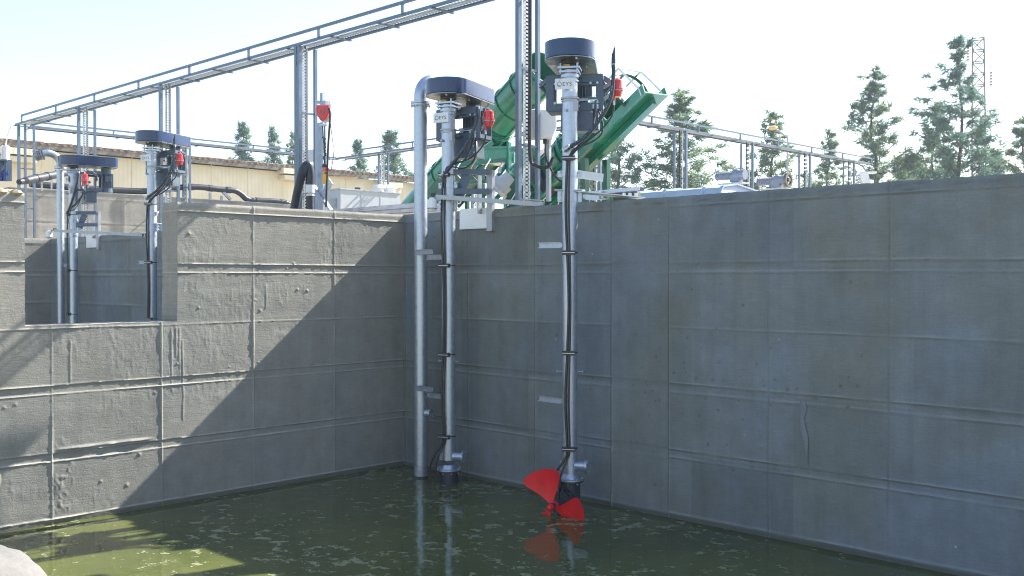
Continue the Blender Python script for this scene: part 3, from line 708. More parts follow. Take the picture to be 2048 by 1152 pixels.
    if prop:
        hub = at(1102, 1018, 11.30); hub.z = 0.095
        L = rot2(hub - Vector((x0, YP, 0)), -rz); ax = Vector((L.x, L.y, 0)).normalized(); c = Vector((0, 0, hub.z))
        g = MB(); g.cyl(Vector((0, 0, 0.14)) + ax * 0.05, Vector((0, 0, 0.14)) + ax * 0.155, 0.105, 28); g.cyl(Vector((0, 0, 0.14)) + ax * 0.155, Vector((0, 0, 0.14)) + ax * 0.18, 0.085, 28)
        g.bolts(Vector((0, 0, 0.14)) + ax * 0.155, ax, 0.094, 8, 0.010, 0.02); g.cyl(Vector((0, 0, 0.09)) + ax * 0.15, L * 1.0 - Vector((0, 0, 0.0)), 0.045, 20)
        part('gearbox', g, 'housing', T)
        hb = MB(); hb.cyl(L - ax * 0.10, L + ax * 0.035, 0.05, 20, r1=0.036); hb.ball(L + ax * 0.035, 0.034, 12); hb.bolts(L + ax * 0.035, ax, 0.024, 5, 0.006, 0.012)
        hub_o = part('propeller', hb, 'prop', T)
        side = Vector((0, 0, 1)).cross(ax).normalized(); upv = Vector((0, 0, 1))
        for k in range(3):
            b0 = (R(104), R(-12), R(238))[k]; nr, na = 12, 12; g = MB(); vs = []
            for lay in (0, 1):
                for i in range(nr + 1):
                    for j in range(na + 1):
                        u = i / nr; w = j / na * 2 - 1
                        rr_ = 0.045 + u * (0.43 - 0.012 * w * w - 0.045)
                        hw = R(31) * (0.78 + 0.28 * math.sin(min(1, u * 1.15) * math.pi / 2)) * (1 - 0.12 * max(0, u - .85) / .15)
                        th = b0 + w * hw + R(6) * u
                        off = rr_ * math.sin(w * hw) * 0.42 * (1.15 - 0.5 * u) + (0.05 * u * u)
                        p = L + (side * math.cos(th) + upv * math.sin(th)) * rr_ + ax * (off - 0.03 + (0.012 if lay else 0))
                        vs.append(p)
            m = (nr + 1) * (na + 1); fs = []
            idx = lambda l, i, j: l * m + i * (na + 1) + j
            for i in range(nr):
                for j in range(na):
                    fs.append((idx(1, i, j), idx(1, i + 1, j), idx(1, i + 1, j + 1), idx(1, i, j + 1)))
                    fs.append((idx(0, i, j), idx(0, i, j + 1), idx(0, i + 1, j + 1), idx(0, i + 1, j)))
            for i in range(nr):
                for j in (0, na): fs.append((idx(0, i, j), idx(0, i + 1, j), idx(1, i + 1, j), idx(1, i, j)))
            for j in range(na):
                for i in (0, nr): fs.append((idx(0, i, j), idx(0, i, j + 1), idx(1, i, j + 1), idx(1, i, j)))
            g.add(vs, fs); part('blade', g, 'prop', hub_o, angle=60)
    return T

P2 = make_pump(1139.5, R(34), 5.16, 'galvanised mixer mast with the red propeller at the waterline, nearest of the masts', 'tall', (4.03, 2.95, 1.80, 0.70), ((3.04, 0.36), (1.24, 0.36)), (0.50, 25), 0.33, True)
P1 = make_pump(897, R(17), 5.01, 'galvanised mixer mast without propeller beside the plain pipe in the tank corner', 'short', (3.99, 2.82, 1.67, 0.61), ((2.93, 0.30), (1.12, 0.30)), (0.35, 25), 0.17, False)
P3 = make_pump(304.5, R(24), 5.17, 'mixer mast in the second tank standing by the right side of the overflow opening', 'tall', (4.03, 2.95, 1.9), ((2.95, 0.36),))
P4 = make_pump(147, R(-11), 5.02, 'farthest mixer mast, at the left of the overflow opening beside a bent pipe', 'short', (3.99, 2.82, 1.9), ((2.93, 0.3),))

# plain pipes beside masts
def plain_pipe(px, label, kind, r=0.088):
    x0 = px_x(px); T = thing('vertical_pipe', label, 'pipe', (x0, YP, 0), 0, 'plain galvanised pipes beside the masts')
    g = MB(); g.cyl((0, 0, -0.4 if kind == 1 else 0.5), (0, 0, 4.98), r, 32); part('pipe_body', g, 'galv', T)
    g = MB(); zf = 4.98 if kind == 1 else 5.04
    g.cyl((0, 0, zf - 0.03), (0, 0, zf - 0.006), r + 0.045, 28); g.cyl((0, 0, zf), (0, 0, zf + 0.024), r + 0.045, 28); g.bolts((0, 0, zf - 0.05), (0, 0, 1), r + 0.03, 6, 0.009, 0.09); part('flange', g, 'galv', T)
    g = MB()
    if kind == 1:
        pts = [(0, 0, 5.0), (0, 0, 5.07)] + [(0, 0.22 - 0.22 * math.cos(a), 5.07 + 0.24 * math.sin(a)) for a in [R(d) for d in range(8, 91, 8)]] + [(0, 0.55, 5.312)]
    else:
        pts = [(0, 0, 5.05), (0, 0, 5.09)] + [(-0.06 * (1 - math.cos(a)), -(0.24 - 0.24 * math.cos(a)), 5.09 + 0.24 * math.sin(a)) for a in [R(d) for d in range(8, 118, 8)]]
    g.tube(pts, r, 28); el = part('elbow', g, 'galv', T)
    if kind == 2:
        e = Vector(pts[-1]); d = (e - Vector(pts[-2])).normalized(); g = MB()
        for k in (0, 0.05, 0.09, 0.13): g.cyl(e + d * k, e + d * (k + 0.02), 0.105 + (0.03 if k in (0, 0.13) else 0), 24)
        g.bolts(e + d * 0.01, d, 0.115, 6, 0.009, 0.14)
        for k in (0.15,): g.ring(e + d * k, e + d * (k + 0.03), 0.11, 0.075, 24)
        part('coupling', g, 'galv_dull', el)
    else:
        for zs_ in (3.00, 1.20):
            g = MB(); g.channel((0.02, -0.09, zs_ - 0.0), (0.34, -0.08, zs_ + 0.004), 0.065, 0.03, 0.006, up=(0, 1, 0), flip=-1); part('guide_stub', g, 'galv', T)
        g = MB(); d = Vector((math.cos(R(20)), math.sin(R(20)), 0)); c = Vector((0, 0, 0.86)); g.cyl(c + d * 0.06, c + d * 0.14, 0.05, 20); g.cyl(c + d * 0.14, c + d * 0.15, 0.075, 24); g.cyl(c + d * 0.154, c + d * 0.164, 0.075, 24); g.bolts(c + d * 0.13, d, 0.063, 8, 0.007, 0.05)
        part('side_port', g, 'galv', T)
        g = MB(); g.cyl((0, 0, 0.145), (0, 0, 0.165), r + 0.012, 28); g.cyl((0, 0, -0.02), (0, 0, 0.10), r + 0.006, 28); part('pipe_sleeve', g, 'galv_dull', T)
        g = MB(); g.cyl((0, 0, -0.4), (0, 0, 0.02), r + 0.02, 28); part('foot', g, 'housing', T)
    return T
plain_pipe(841.5, 'plain galvanised pipe with a bent top standing in the tank corner', 1)
plain_pipe(121.5, 'plain galvanised pipe in the second tank with its elbow opening towards the left', 2, 0.075)

# ------------------------------------------------ brackets and struts at the wall top
def wall_bracket(p, px0, px1, label, zt_=3.9):
    x0 = on_y(px0, 440, -0.03).x; x1 = on_y(px1, 440, -0.03).x
    T = thing('wall_bracket', label, 'bracket', (x0, -0.03, 3.2))
    g = MB(); g.box(((x0 + x1) / 2, -0.022, 3.445), (x1 - x0, 0.012, 0.27)); wpart('mounting_plate', g, 'plate', T)
    g = MB(); g.channel((x1 - 0.03, -0.05, 3.27), (x1 - 0.03, -0.05, 4.06), 0.10, 0.05, 0.006); g.beam((x1 - 0.20, -0.06, 3.5), (x1 - 0.20, -0.06, 4.0), 0.02, 0.06)
    wpart('upright', g, 'galv_dull', T)
    g = MB(); px = p.location.x
    for zz in (4.03, 3.78):
        g.beam((px + 0.04, YP, zz), (x1 - 0.0, -0.08, zz), 0.05, 0.07)
    g.beam((px + 0.08, YP + 0.1, 3.72), (px + 0.20, YP + 0.16, 4.0), 0.02, 0.14)
    wpart('bracket_arm', g, 'frame', T); return T
wall_bracket(P1, 919, 984, 'dark wall bracket with pale plate behind the corner mixer mast')
wall_bracket(P4, 172, 198, 'small grey wall bracket with pale plate behind the farthest mixer mast')
def strut(p0, p1, label, sens):
    T = thing('strut', label, 'strut', p0)
    g = MB(); g.channel(p0, p1, 0.07, 0.05, 0.006, flip=-1); g.beam(p1 - (p1 - p0).normalized() * 0.3 + Vector((0, 0, 0.02)), p1 + Vector((0, 0, 0.02)), 0.12, 0.012); wpart('bar', g, 'galv_dull', T)
    d = (p1 - p0).normalized(); g = MB(); e = p0 - d * 0.02; g.beam(e, e - d * 0.05, 0.05, 0.045); wpart('end_cap', g, 'black', T)
    g = MB(); g.tube([e, sens + Vector((0, 0, 0.06))], 0.008, 6); wpart('sensor_arm', g, 'frame', T)
    S_ = thing('level_sensor', 'small white level sensor hanging from the end of the ' + ('near' if 'tank corner' in label else 'far') + ' steel strut', 'sensor', sens)
    g = MB(); g.cyl(sens + Vector((0, 0, -0.06)), sens + Vector((0, 0, 0.05)), 0.065, 16, r1=0.06); g.cyl(sens + Vector((0, 0, -0.10)), sens + Vector((0, 0, -0.065)), 0.035, 16, r1=0.055); g.cyl(sens + Vector((0, 0, 0.05)), sens + Vector((0, 0, 0.075)), 0.035, 12)
    wpart('sensor_body', g, 'white', S_)
    g = MB(); g.ring(sens + Vector((0, 0, -0.066)), sens + Vector((0, 0, -0.058)), 0.067, 0.05, 16); wpart('seal', g, 'blue', S_)
strut(at(873, 390, 12.95), on_y(1088, 405, 0.1), 'long grey steel channel strut across the mast in the tank corner', at(864, 407, 12.9))
strut(at(112, 459, 20.3), at(286, 467, 18.4), 'long dark steel strut spanning between the two far mixer masts', at(98, 468, 20.3))
# wall-top plate beside the nearest mast
x2 = P2.location.x
T = thing('wall_bracket', 'flat pale steel bracket tying the nearest mast to the wall top', 'bracket', (x2, 0, WT))
g = MB(); g.beam((x2 + 0.02, YP + 0.02, 3.655), (x2 + 0.45, 0.35, 3.60), 0.22, 0.010); g.beam((x2 + 0.06, YP, 3.86), (x2 + 0.25, -0.12, 3.82), 0.012, 0.09)
wpart('bracket_arm', g, 'plate', T)
g = MB()
for i in range(3): g.cyl((x2 + 0.30 + i * 0.05, 0.2 + i * 0.05, 3.61), (x2 + 0.30 + i * 0.05, 0.2 + i * 0.05, 3.66), 0.02, 8)
wpart('bracket_bolt', g, 'galv', T)
a, b = on_y(1178, 384, 0.45), on_y(1284, 374, 0.45)
single('steel_angle', MB().channel(a, b, 0.09, 0.04, 0.005, flip=-1), 'galv', 'loose pale steel channel lying above the wall top right of the nearest mast', 'channel', a)
a = on_y(1192, 391, 0.40)
g = MB(); g.box(a, (0.22, 0.14, 0.10)); g.cyl(a + Vector((-0.12, 0, 0)), a + Vector((-0.19, 0, 0)), 0.03, 10); g.box(a + Vector((0.13, 0, -0.02)), (0.05, 0.1, 0.05))
single('junction_box', g, 'galv', 'small pale junction box on the wall top under the loose channel', 'box', a)
a, b = on_y(1226, 396, 0.5), on_y(1274, 394, 0.5)
bm_ = MB(); bm_.prism([(0, 0), ((b - a).x, 0), ((b - a).x - 0.02, 0.1), (0.01, 0.1)], -0.06, 0.07, 0.006)
for v in bm_.v: v += a
single('concrete_block', bm_, 'wall_right', 'grey concrete block resting on the wall top', 'block', a)

# ------------------------------------------------ gutter-like sheet on the wall top behind the corner
a, b = on_y(655, 424, 0.40), on_y(889, 401, 0.40); a.z = 3.62; b.z = 3.62
g = MB(); g.channel(a, b, 0.34, 0.12, 0.006, flip=1); g.beam(a + Vector((0, -0.19, 0.06)), b + Vector((0, -0.19, 0.06)), 0.03, 0.012)
single('steel_gutter', g, 'gutter', 'long dull steel trough lying on the wall top behind the tank corner', 'trough', a)

# ================================================================= OVERHEAD CABLE RACKS
ZR = 6.45
def rack(label, p0, p1, side, posts, top_side=1, zbot=WT, cut=None, railspan=(0.02, 0.98), fine=True):
    """p0,p1: near rail ends (xy); side: unit vector to the far rail; posts: list of distances from p0"""
    p0, p1 = Vector((*p0, ZR)), Vector((*p1, ZR)); d = (p1 - p0); L = d.length; d.normalize(); s = Vector((*side, 0)); w = 0.36; Z = Vector((0, 0, 1))
    T = thing('cable_rack', label, 'cable rack', (p0.x, p0.y, zbot))
    for k in (0, 1):
        g = MB(); o = s * (w * k); g.channel(p0 + o, p1 + o, 0.042, 0.025, 0.005, up=s, flip=1 if k == 0 else -1); wpart('rail', g, 'rack', T)
    g = MB(); q = 0.55; n = int(L / 0.065)
    for i in range(n):
        c = p0 + d * ((i + 0.5) * L / n) + s * (w / 2); m = Matrix((d, s, Z)).transposed()
        g.box(c + Z * 0.0, (0.020, w - 0.13, 0.004), m=m)
    for k in (-1, 1): g.beam(p0 + s * (w / 2 + k * (w / 2 - 0.075)) + Z * 0.025, p1 + s * (w / 2 + k * (w / 2 - 0.075)) + Z * 0.025, 0.006, 0.030)
    g.beam(p0 + s * (w / 2 - 0.03), p1 + s * (w / 2 - 0.03), 0.05, 0.006)
    wpart('cable_tray', g, 'rack_pale', T)
    n = int(L / 1.15)
    for i in range(n + 1):
        g = MB(); c = p0 + d * (i * L / n) - Z * 0.030; g.beam(c - s * 0.03, c + s * (w + 0.03), 0.040, 0.02, up=Z); wpart('cross_bar', g, 'rack', T)
    g = MB(); a, b = p0 + d * L * railspan[0] + Z * 0.17, p0 + d * L * railspan[1] + Z * 0.17; g.beam(a, b, 0.04, 0.04); n = max(2, int((b - a).length / 2.0))
    for i in range(n + 1):
        c = a + (b - a) * (i / n); g.beam(c, c - Z * 0.17, 0.04, 0.03)
    wpart('top_rail', g, 'rack', T)
    for x, kind in posts:
        c = p0 + d * x; zb_ = zbot
        B = lambda o, z: Vector((c.x + o.x, c.y + o.y, z))
        g = MB(); g.beam(B(s * 0.0, zb_), B(s * 0, ZR - 0.03), 0.06, 0.06)
        if kind == 2: g.beam(B(d * 0.075, zb_), B(d * 0.075, ZR - 0.03), 0.05, 0.06)
        g.box(B(d * 0.02, zb_ + 0.006), (0.2, 0.16, 0.012)); wpart('leg', g, 'rack', T)
        g = MB(); g.beam(B(s * w, zb_), B(s * w, ZR - 0.03), 0.05, 0.05); g.box(B(s * w, zb_ + 0.006), (0.14, 0.14, 0.012)); wpart('leg', g, 'rack', T)
        for f in (0.45,) if kind != 2 else (0.42, 0.62):
            pass
        o = s * (w * 0.42); g = MB(); wv = 0.09
        if kind == 0: g.beam(B(o, zb_), B(o, ZR), 0.05, 0.05)
        for k in ((-1, 1) if kind else ()): g.beam(B(o + s * (k * wv / 2), zb_ + .02), B(o + s * (k * wv / 2), ZR), 0.006, 0.04)
        st = 0.05 if fine else 0.12
        for i in range(int((ZR - zb_) / st) if kind else 0): g.box(B(o, zb_ + 0.03 + i * st), (wv * 0.9, 0.006, st * 0.55), rot=math.atan2(s.y, s.x))
        wpart('perforated_channel' if kind else 'leg', g, 'rack_pale' if kind else 'rack', T)
        if kind in (1, 2, 3):
            g = MB(); g.tube([B(o + s * 0.035 - d * 0.02, zb_ + (0.9 if kind == 3 else 0.15)), B(o + s * 0.035 - d * 0.02, ZR)], 0.014 if kind == 1 else 0.022, 8); wpart('cable', g, 'black', T)
        g = MB()
        for f in (0.28, 0.62): zz = zb_ + (ZR - zb_) * f; g.beam(B(s * 0, zz), B(s * w, zz), 0.03, 0.03)
        wpart('rung', g, 'rack', T)
    return T
YA = 0.10
xe = on_y(30, 254, YA).x
pxs = [(38, 0), (158, 1), (322, 1), (594, 2), (1037, 3)]
rack('longest overhead cable rack, rising over the tank wall to the top of the photo', (xe, YA), (6.5, YA), (0, 1), [(on_y(p, 400, YA).x - xe, k) for p, k in pxs])
# second side: from the far left corner away to the right
E = Vector((xe, YA)); yB = on_x(676, 327, xe).y
rack('overhead cable rack running along in front of the cream building', (xe - 0.42, YA + 0.45), (xe - 0.42, yB), (1, 0), [(on_x(p, 400, xe).y - YA - 0.45, 1) for p in (382,)], zbot=3.2, railspan=(0.01, 0.93), fine=False)
# third side: back towards the viewer, ends behind the green machine
xC = at(1212, 258, 24.2).x
rack('short overhead cable rack seen between the plain pipe and the hoist', (xe - 0.2, yB + 0.05), (xC, yB + 0.05), (0, 1), [(p, 1) for p in (2.2, 6.3)], zbot=3.2, railspan=(0.12, 1.0), fine=False)
x9 = xC + 0.45; y9 = on_x(1742, 345, x9).y
rack('overhead cable rack receding on the right in front of the trees', (x9, yB - 0.9), (x9, y9), (-1, 0), [(on_x(p, 400, x9).y - yB + 0.9, 1) for p in (1200, 1372, 1505, 1620, 1708)], zbot=3.2, railspan=(0.0, 1.0), fine=False)
# hose looping beside the near rack post
pp = on_y(1060, 300, YA + 0.12)
g = MB(); g.tube(curve([(pp.x, pp.y, 6.9), (pp.x, pp.y, 5.2), (pp.x, pp.y, 4.25), (pp.x + 0.08, pp.y + 0.04, 4.10), (pp.x + 0.2, pp.y + 0.12, 4.08), (pp.x + 0.22, pp.y + 0.2, 4.2)], 8), 0.024, 10)
single('cable_loop', g, 'black', 'thick black cable hanging down the near rack post and looping at its end', 'cable', pp)

# ================================================================= GREEN MACHINES
def conveyor(label, a, b, r, rings, extra, short=0.0):
    a, b = Vector(a), Vector(b); d = (b - a).normalized(); L = (b - a).length - short; b_end = b; b = b - d * short
    T = thing('screw_conveyor', label, 'conveyor', (a.x, a.y, 3.2), 0, 'green screw conveyors behind the wall')
    u = d.cross(Vector((0, 0, 1))).normalized(); n = u.cross(d).normalized()
    if n.z < 0: n = -n
    g = MB(); g.tube([a + d * (L * i / 12) for i in range(13)], r, 40, caps=False); g.ring(b - d * 0.001, b + d * 0.03, r + 0.0, r - 0.02, 40); g.tube([b, a], r - 0.02, 40, caps=False)
    tb = wpart('tube', g, 'green', T)
    for f, wd in rings:
        c = a + d * (L * f); g = MB(); g.ring(c, c + d * wd, r + 0.055, r + 0.001, 40); g.ring(c + d * (wd + 0.006), c + d * (wd * 2 + 0.006), r + 0.055, r + 0.001, 40); rg = wpart('flange', g, 'green', T)
        g = MB(); g.bolts(c - d * 0.012, d, r + 0.03, 18, 0.012, wd * 2 + 0.03); wpart('flange_bolt', g, 'galv', rg)
    for q in (0.35, 1.25, 2.3, 3.3, 4.6, 5.6):
        g = MB(); o = (u * math.cos(q) + n * math.sin(q)) * (r + 0.012); g.beam(a + o + d * (L * 0.2), b + o - d * 0.1, 0.03, 0.045, up=o.normalized()); wpart('tube_rib', g, 'green', T)
    for i in range(7):
        c = a + d * (L * (0.28 + 0.10 * i)); g = MB(); g.ring(c, c + d * 0.02, r + 0.03, r + 0.001, 36); wpart('tube_hoop', g, 'green_dark', T)
    extra(T, a, b_end, d, u, n, L + short); return T
def exA(T, a, b, d, u, n, L):
    g = MB(); c = a + d * (L * 0.50)
    for k in range(4): g.ring(c + d * (k * 0.11), c + d * (k * 0.11 + 0.09), 0.475, 0.43, 36)
    wpart('clamp_band', g, 'brown', T)
    g = MB(); o = -n * 0.36
    for k in (-1, 1): g.beam(a + o + u * (k * 0.40) + d * 0.2, a + o + u * (k * 0.40) + d * (L * 0.62), 0.02, 0.40, up=n)
    g.beam(a + o - n * 0.14 + d * 0.2, a + o - n * 0.14 + d * (L * 0.62), 0.80, 0.02, up=n); wpart('trough', g, 'green_dark', T)
    for f in (0.30, 0.62):
        c = a + d * (L * f) - n * 0.4
        for k in (-1, 1): g = MB(); p = c + u * (k * 0.35); g.beam(Vector((p.x, p.y, 3.2)), p, 0.08, 0.08); wpart('leg', g, 'green_dark', T)
    g = MB(); c = a + d * (L * 0.60) - n * 0.45; g.box(c, (1.1, 0.7, 0.05), rot=R(40)); g.box(c + Vector((0.1, 0, -0.18)), (0.8, 0.5, 0.30), rot=R(40)); wpart('outlet_chute', g, 'green', T)
def exB(T, a, b, d, u, n, L):
    g = MB(); o = -n * 0.33
    g.channel(a + o + d * 0.5, b + o + d * 0.48, 0.42, 0.12, 0.02, up=n, flip=1); g.beam(a + o - n * 0.06 + d * 0.6, b + o - n * 0.06 + d * 0.38, 0.08, 0.09, up=n); wpart('support_channel', g, 'green', T)
    g = MB(); c = b + d * 0.03; pts = []
    for q in (0.3, 1.5, 2.7, 4.0, 5.2): o_ = (u * math.cos(q) + n * math.sin(q)) * 0.30; g.beam(b + o_ - d * 0.50, b + o_ + d * 0.04, 0.03, 0.02)
    g.ring(c, c + d * 0.05, 0.34, 0.285, 40); wpart('end_ring', g, 'green_dark', T)
    g = MB()
    for k in (-1, 1):
        p = b + o + u * (k * 0.20) + d * 0.4; q = b + n * 0.30 + u * (k * 0.20) + d * 0.15
        g.tube([p, p + n * 0.10, q, q - d * 0.35], 0.016, 6)
    g.tube([b + n * 0.30 + u * 0.20 + d * 0.15, b + n * 0.30 - u * 0.20 + d * 0.15], 0.016, 6); wpart('guard_rail', g, 'white', T)
    g = MB(); c = a + d * (L * 0.30); g.ring(c, c + d * 0.22, 0.38, 0.29, 36); wpart('drive_ring', g, 'housing', T)
    for f in (0.25, 0.66):
        c = a + d * (L * f) - n * 0.4
        for k in (-1, 1): g = MB(); p = c + u * (k * 0.2); g.beam(Vector((p.x, p.y, 3.2)), p, 0.09, 0.09); wpart('leg', g, 'green_dark', T)
conveyor('green screw conveyor tube rising between the corner mast and the rack post', at(832, 424, 24.5), at(1090, 138, 20.5), 0.42, ((0.66, 0.025), (0.98, 0.02)), exA)
conveyor('green screw conveyor with its open upper end right of the nearest mast', at(1040, 412, 16.6), at(1259, 188, 14.2), 0.29, ((0.18, 0.025), (0.62, 0.02), (0.97, 0.02)), exB, 0.42)
# low green hopper body behind the posts
c = at(1080, 385, 15.8)
T = thing('hopper', 'dark green hopper body low behind the rack post and nearest mast', 'hopper', (c.x, c.y, 3.2))
g = MB(); hm = MR
pl = [at(x, y, 15.9) for x, y in ((1012, 420), (1010, 372), (1050, 312), (1108, 318), (1138, 372), (1140, 420))]
k = len(pl); g.add([p for p in pl] + [p + FW * 0.9 for p in pl], [tuple(range(k)), tuple(range(2 * k - 1, k - 1, -1))] + [(i, (i + 1) % k, k + (i + 1) % k, k + i) for i in range(k)]); wpart('body', g, 'green_dark', T)
g = MB()
for i in range(5): p, q = pl[i], pl[i + 1]; g.beam(p - FW * 0.02, q - FW * 0.02, 0.06, 0.05)
for x in (1040, 1075, 1110): g.beam(at(x, 425, 15.87), at(x, 345, 15.87), 0.03, 0.04)
wpart('rib', g, 'green', T)
rw = random.Random(3)
for i in range(5):
    g = MB(); x = rw.uniform(1030, 1120); g.tube(curve([at(x, 325 + rw.uniform(-10, 20), 15.7), at(x + rw.uniform(-25, 5), 360, 15.6), at(x + rw.uniform(-15, 25), 385, 15.6), at(x + rw.uniform(-30, 10), 412, 15.7)], 7), 0.008, 5); wpart('hose', g, 'white', T)
T = thing('service_frame', 'green lattice service frame tangled between the two conveyors', 'frame', at(980, 400, 17.0))
for (x0_, y0_, x1_, y1_) in ((905, 405, 905, 330), (960, 405, 960, 300), (1018, 405, 1018, 285), (900, 332, 1025, 318), (905, 400, 960, 332), (960, 400, 1018, 322), (905, 366, 1018, 360), (935, 320, 985, 285), (985, 405, 1040, 345), (1020, 300, 1075, 300), (1045, 300, 1045, 405), (1075, 300, 1120, 360), (1150, 405, 1150, 345), (1175, 405, 1175, 330), (1148, 348, 1180, 318), (1120, 405, 1175, 350)):
    g = MB(); g.beam(at(x0_, y0_, 17.0), at(x1_, y1_, 17.2), 0.05, 0.07); wpart('strut', g, 'green', T)
for i in range(4):
    g = MB(); x = 925 + i * 28; g.tube(curve([at(x, 318, 16.9), at(x - 12, 345, 16.7), at(x + 10, 375, 16.7), at(x - 6, 408, 16.8)], 6), 0.010, 5); wpart('hose', g, 'black' if i % 2 else 'white', T)
# drive unit
a, b = at(1000, 372, 15.2), at(1050, 322, 15.2); d = (b - a).normalized()
T = thing('drive_unit', 'pale geared motor with green shaft cover low between the two conveyors', 'motor', a)
g = MB(); g.cyl(a - d * 0.05, a + d * 0.08, 0.16, 28); g.cyl(a + d * 0.08, a + d * 0.22, 0.11, 24, r1=0.09); wpart('motor_bell', g, 'cabinet', T)
g = MB(); g.cyl(a + d * 0.26, b + d * 0.2, 0.09, 20); wpart('shaft_cover', g, 'green', T)
g = MB(); g.ring(a - d * 0.09, a - d * 0.05, 0.19, 0.10, 28); g.bolts(a - d * 0.1, d, 0.17, 8, 0.014, 0.07); g.tube([a + Vector((0, 0, 0.2)), a + Vector((0.03, 0, 0.29)), a + Vector((0, 0.03, 0.3)), a + Vector((-0.03, 0, 0.2))], 0.012, 6); wpart('flange', g, 'galv', T)
# white box on rack
c = on_y(1087, 250, 0.62)
T = thing('electrical_box', 'white electrical box behind the near rack post', 'electrical box', c)
g = MB(); pol = [(-0.16, 0.19), (0.16, 0.19), (0.17, -0.05), (0.11, -0.19), (-0.16, -0.19)]
g.prism([(x, y) for x, y in pol], -0.11, 0.11, 0.01)
g.v = [c + Matrix.Rotation(R(44), 3, 'Z') @ Vector((v.x, v.z, v.y)) for v in g.v]; wpart('case', g, 'white', T)
g = MB(); g.beam(c + Vector((-0.28, -0.05, 0.02)), c + Vector((-0.10, 0.0, 0.02)), 0.16, 0.28); wpart('side_box', g, 'cabinet', T)
g = MB(); g.cyl(c + Vector((0.03, 0, -0.25)), c + Vector((0.03, 0, -0.18)), 0.03, 10); g.tube(curve([c + Vector((0.03, 0, -0.24)), c + Vector((0.05, 0, -0.45)), c + Vector((0.16, 0.05, -0.68)), c + Vector((0.3, 0.1, -0.8))], 6), 0.013, 8); wpart('cable', g, 'black', T)
g = MB(); g.beam(c + Vector((0, 0.1, -0.6)), c + Vector((0, 0.1, 0.3)), 0.06, 0.04); g.beam(c + Vector((0, 0.1, -1.0)), c + Vector((0, 0.1, -0.6)), 0.06, 0.04); wpart('stand', g, 'galv_dull', T)

# ================================================================= HOIST, PIPES ON THE LEFT
yH = 0.40
def H(px, py, dy=0.0): return on_y(px, py, yH + dy)
b0 = H(641, 418); T = thing('hoist_post', 'pale galvanised post carrying the red chain hoist', 'post', (b0.x, b0.y, WT))
g = MB(); tz = H(640, 245).z; g.channel((b0.x, b0.y, WT), (b0.x, b0.y, tz), 0.15, 0.06, 0.008); g.box((b0.x, b0.y + 0.03, (tz + WT) / 2), (0.10, 0.02, tz - WT)); wpart('upright', g, 'galv', T)
g = MB(); g.beam(H(627, 372), H(664, 424), 0.06, 0.05); g.beam(H(645, 395), H(662, 362), 0.012, 0.14); wpart('brace', g, 'galv', T)
g = MB(); g.beam(H(640, 205), H(656, 205), 0.10, 0.05); g.beam(H(645, 186), H(645, 210), 0.07, 0.05); wpart('top_arm', g, 'galv', T)
g = MB(); g.box(H(622, 312, 0.1), (0.22, 0.1, 0.2), rot=0.3); wpart('panel', g, 'white', T)
c = H(647, 225, -0.12); T = thing('chain_hoist', 'red chain hoist hanging at the top of the pale post', 'hoist', c)
sh = [(-0.105, 0.11), (0.105, 0.11), (0.105, -0.0), (0.085, -0.06), (0.045, -0.12), (0, -0.14), (-0.045, -0.12), (-0.085, -0.06), (-0.105, 0)]
g = MB(); g.prism(sh, -0.06, 0.06, 0.012); g.v = [c + Matrix.Rotation(R(38), 3, 'Z') @ Vector((v.x, v.z, v.y)) for v in g.v]; wpart('case', g, 'red', T)
g = MB(); g.prism([(x * 1.12, y * 1.14 + 0.005) for x, y in sh], -0.03, 0.09, 0.01); g.v = [c + Matrix.Rotation(R(38), 3, 'Z') @ Vector((v.x, v.z + 0.04, v.y)) for v in g.v]; g.box(c + Vector((0, 0, -0.20)), (0.12, 0.06, 0.03), rot=R(38)); wpart('casting', g, 'galv', T)
nrm = Matrix.Rotation(R(38), 3, 'Z') @ Vector((0, -1, 0))
g = MB(); g.ring(c + nrm * 0.06 + Vector((0, 0, 0.0)), c + nrm * 0.068, 0.04, 0.03, 20); wpart('badge', g, 'brown', T)
g = MB(); q = H(650, 335, -0.12)
for o in (-0.03, 0.03): g.tube(curve([c + Vector((o, 0, -0.2)), (c + q) / 2 + Vector((o * 0.6, 0, 0)), q + Vector((o * 0.3, 0, 0))], 5), 0.010, 6)
for i in range(14): p = c + (q - c) * (0.45 + 0.03 * i); g.ball(p + Vector((rw.uniform(-.03, .03), 0, 0)), 0.02, 6)
g.ball(q + Vector((0.0, 0, 0.02)), 0.05, 10); wpart('chain', g, 'housing', T)
g = MB(); g.tube(curve([H(658, 216, -.12), H(660, 235, -.12), H(656, 300, -.12), H(652, 414, -.12)], 5), 0.018, 8); g.tube(curve([H(659, 230, -.12), H(665, 280, -.12), H(668, 300, -.12), H(662, 340, -.12), H(655, 335, -.12)], 5), 0.006, 6); wpart('cable', g, 'black', T)
c2 = H(650.5, 352, -0.13); T = thing('pendant_control', 'yellow pendant control with red top hanging beside the hoist post', 'control', c2)
g = MB(); g.beam(H(650, 368, -.13), H(651, 343, -.13), 0.075, 0.06); wpart('handset', g, 'yellow', T)
g = MB(); g.beam(H(651, 343, -.13), H(651.5, 335, -.13), 0.078, 0.064); wpart('cap', g, 'red', T)
g = MB(); g.box(H(651, 346, -.165), (0.03, 0.02, 0.03)); wpart('button', g, 'black', T)
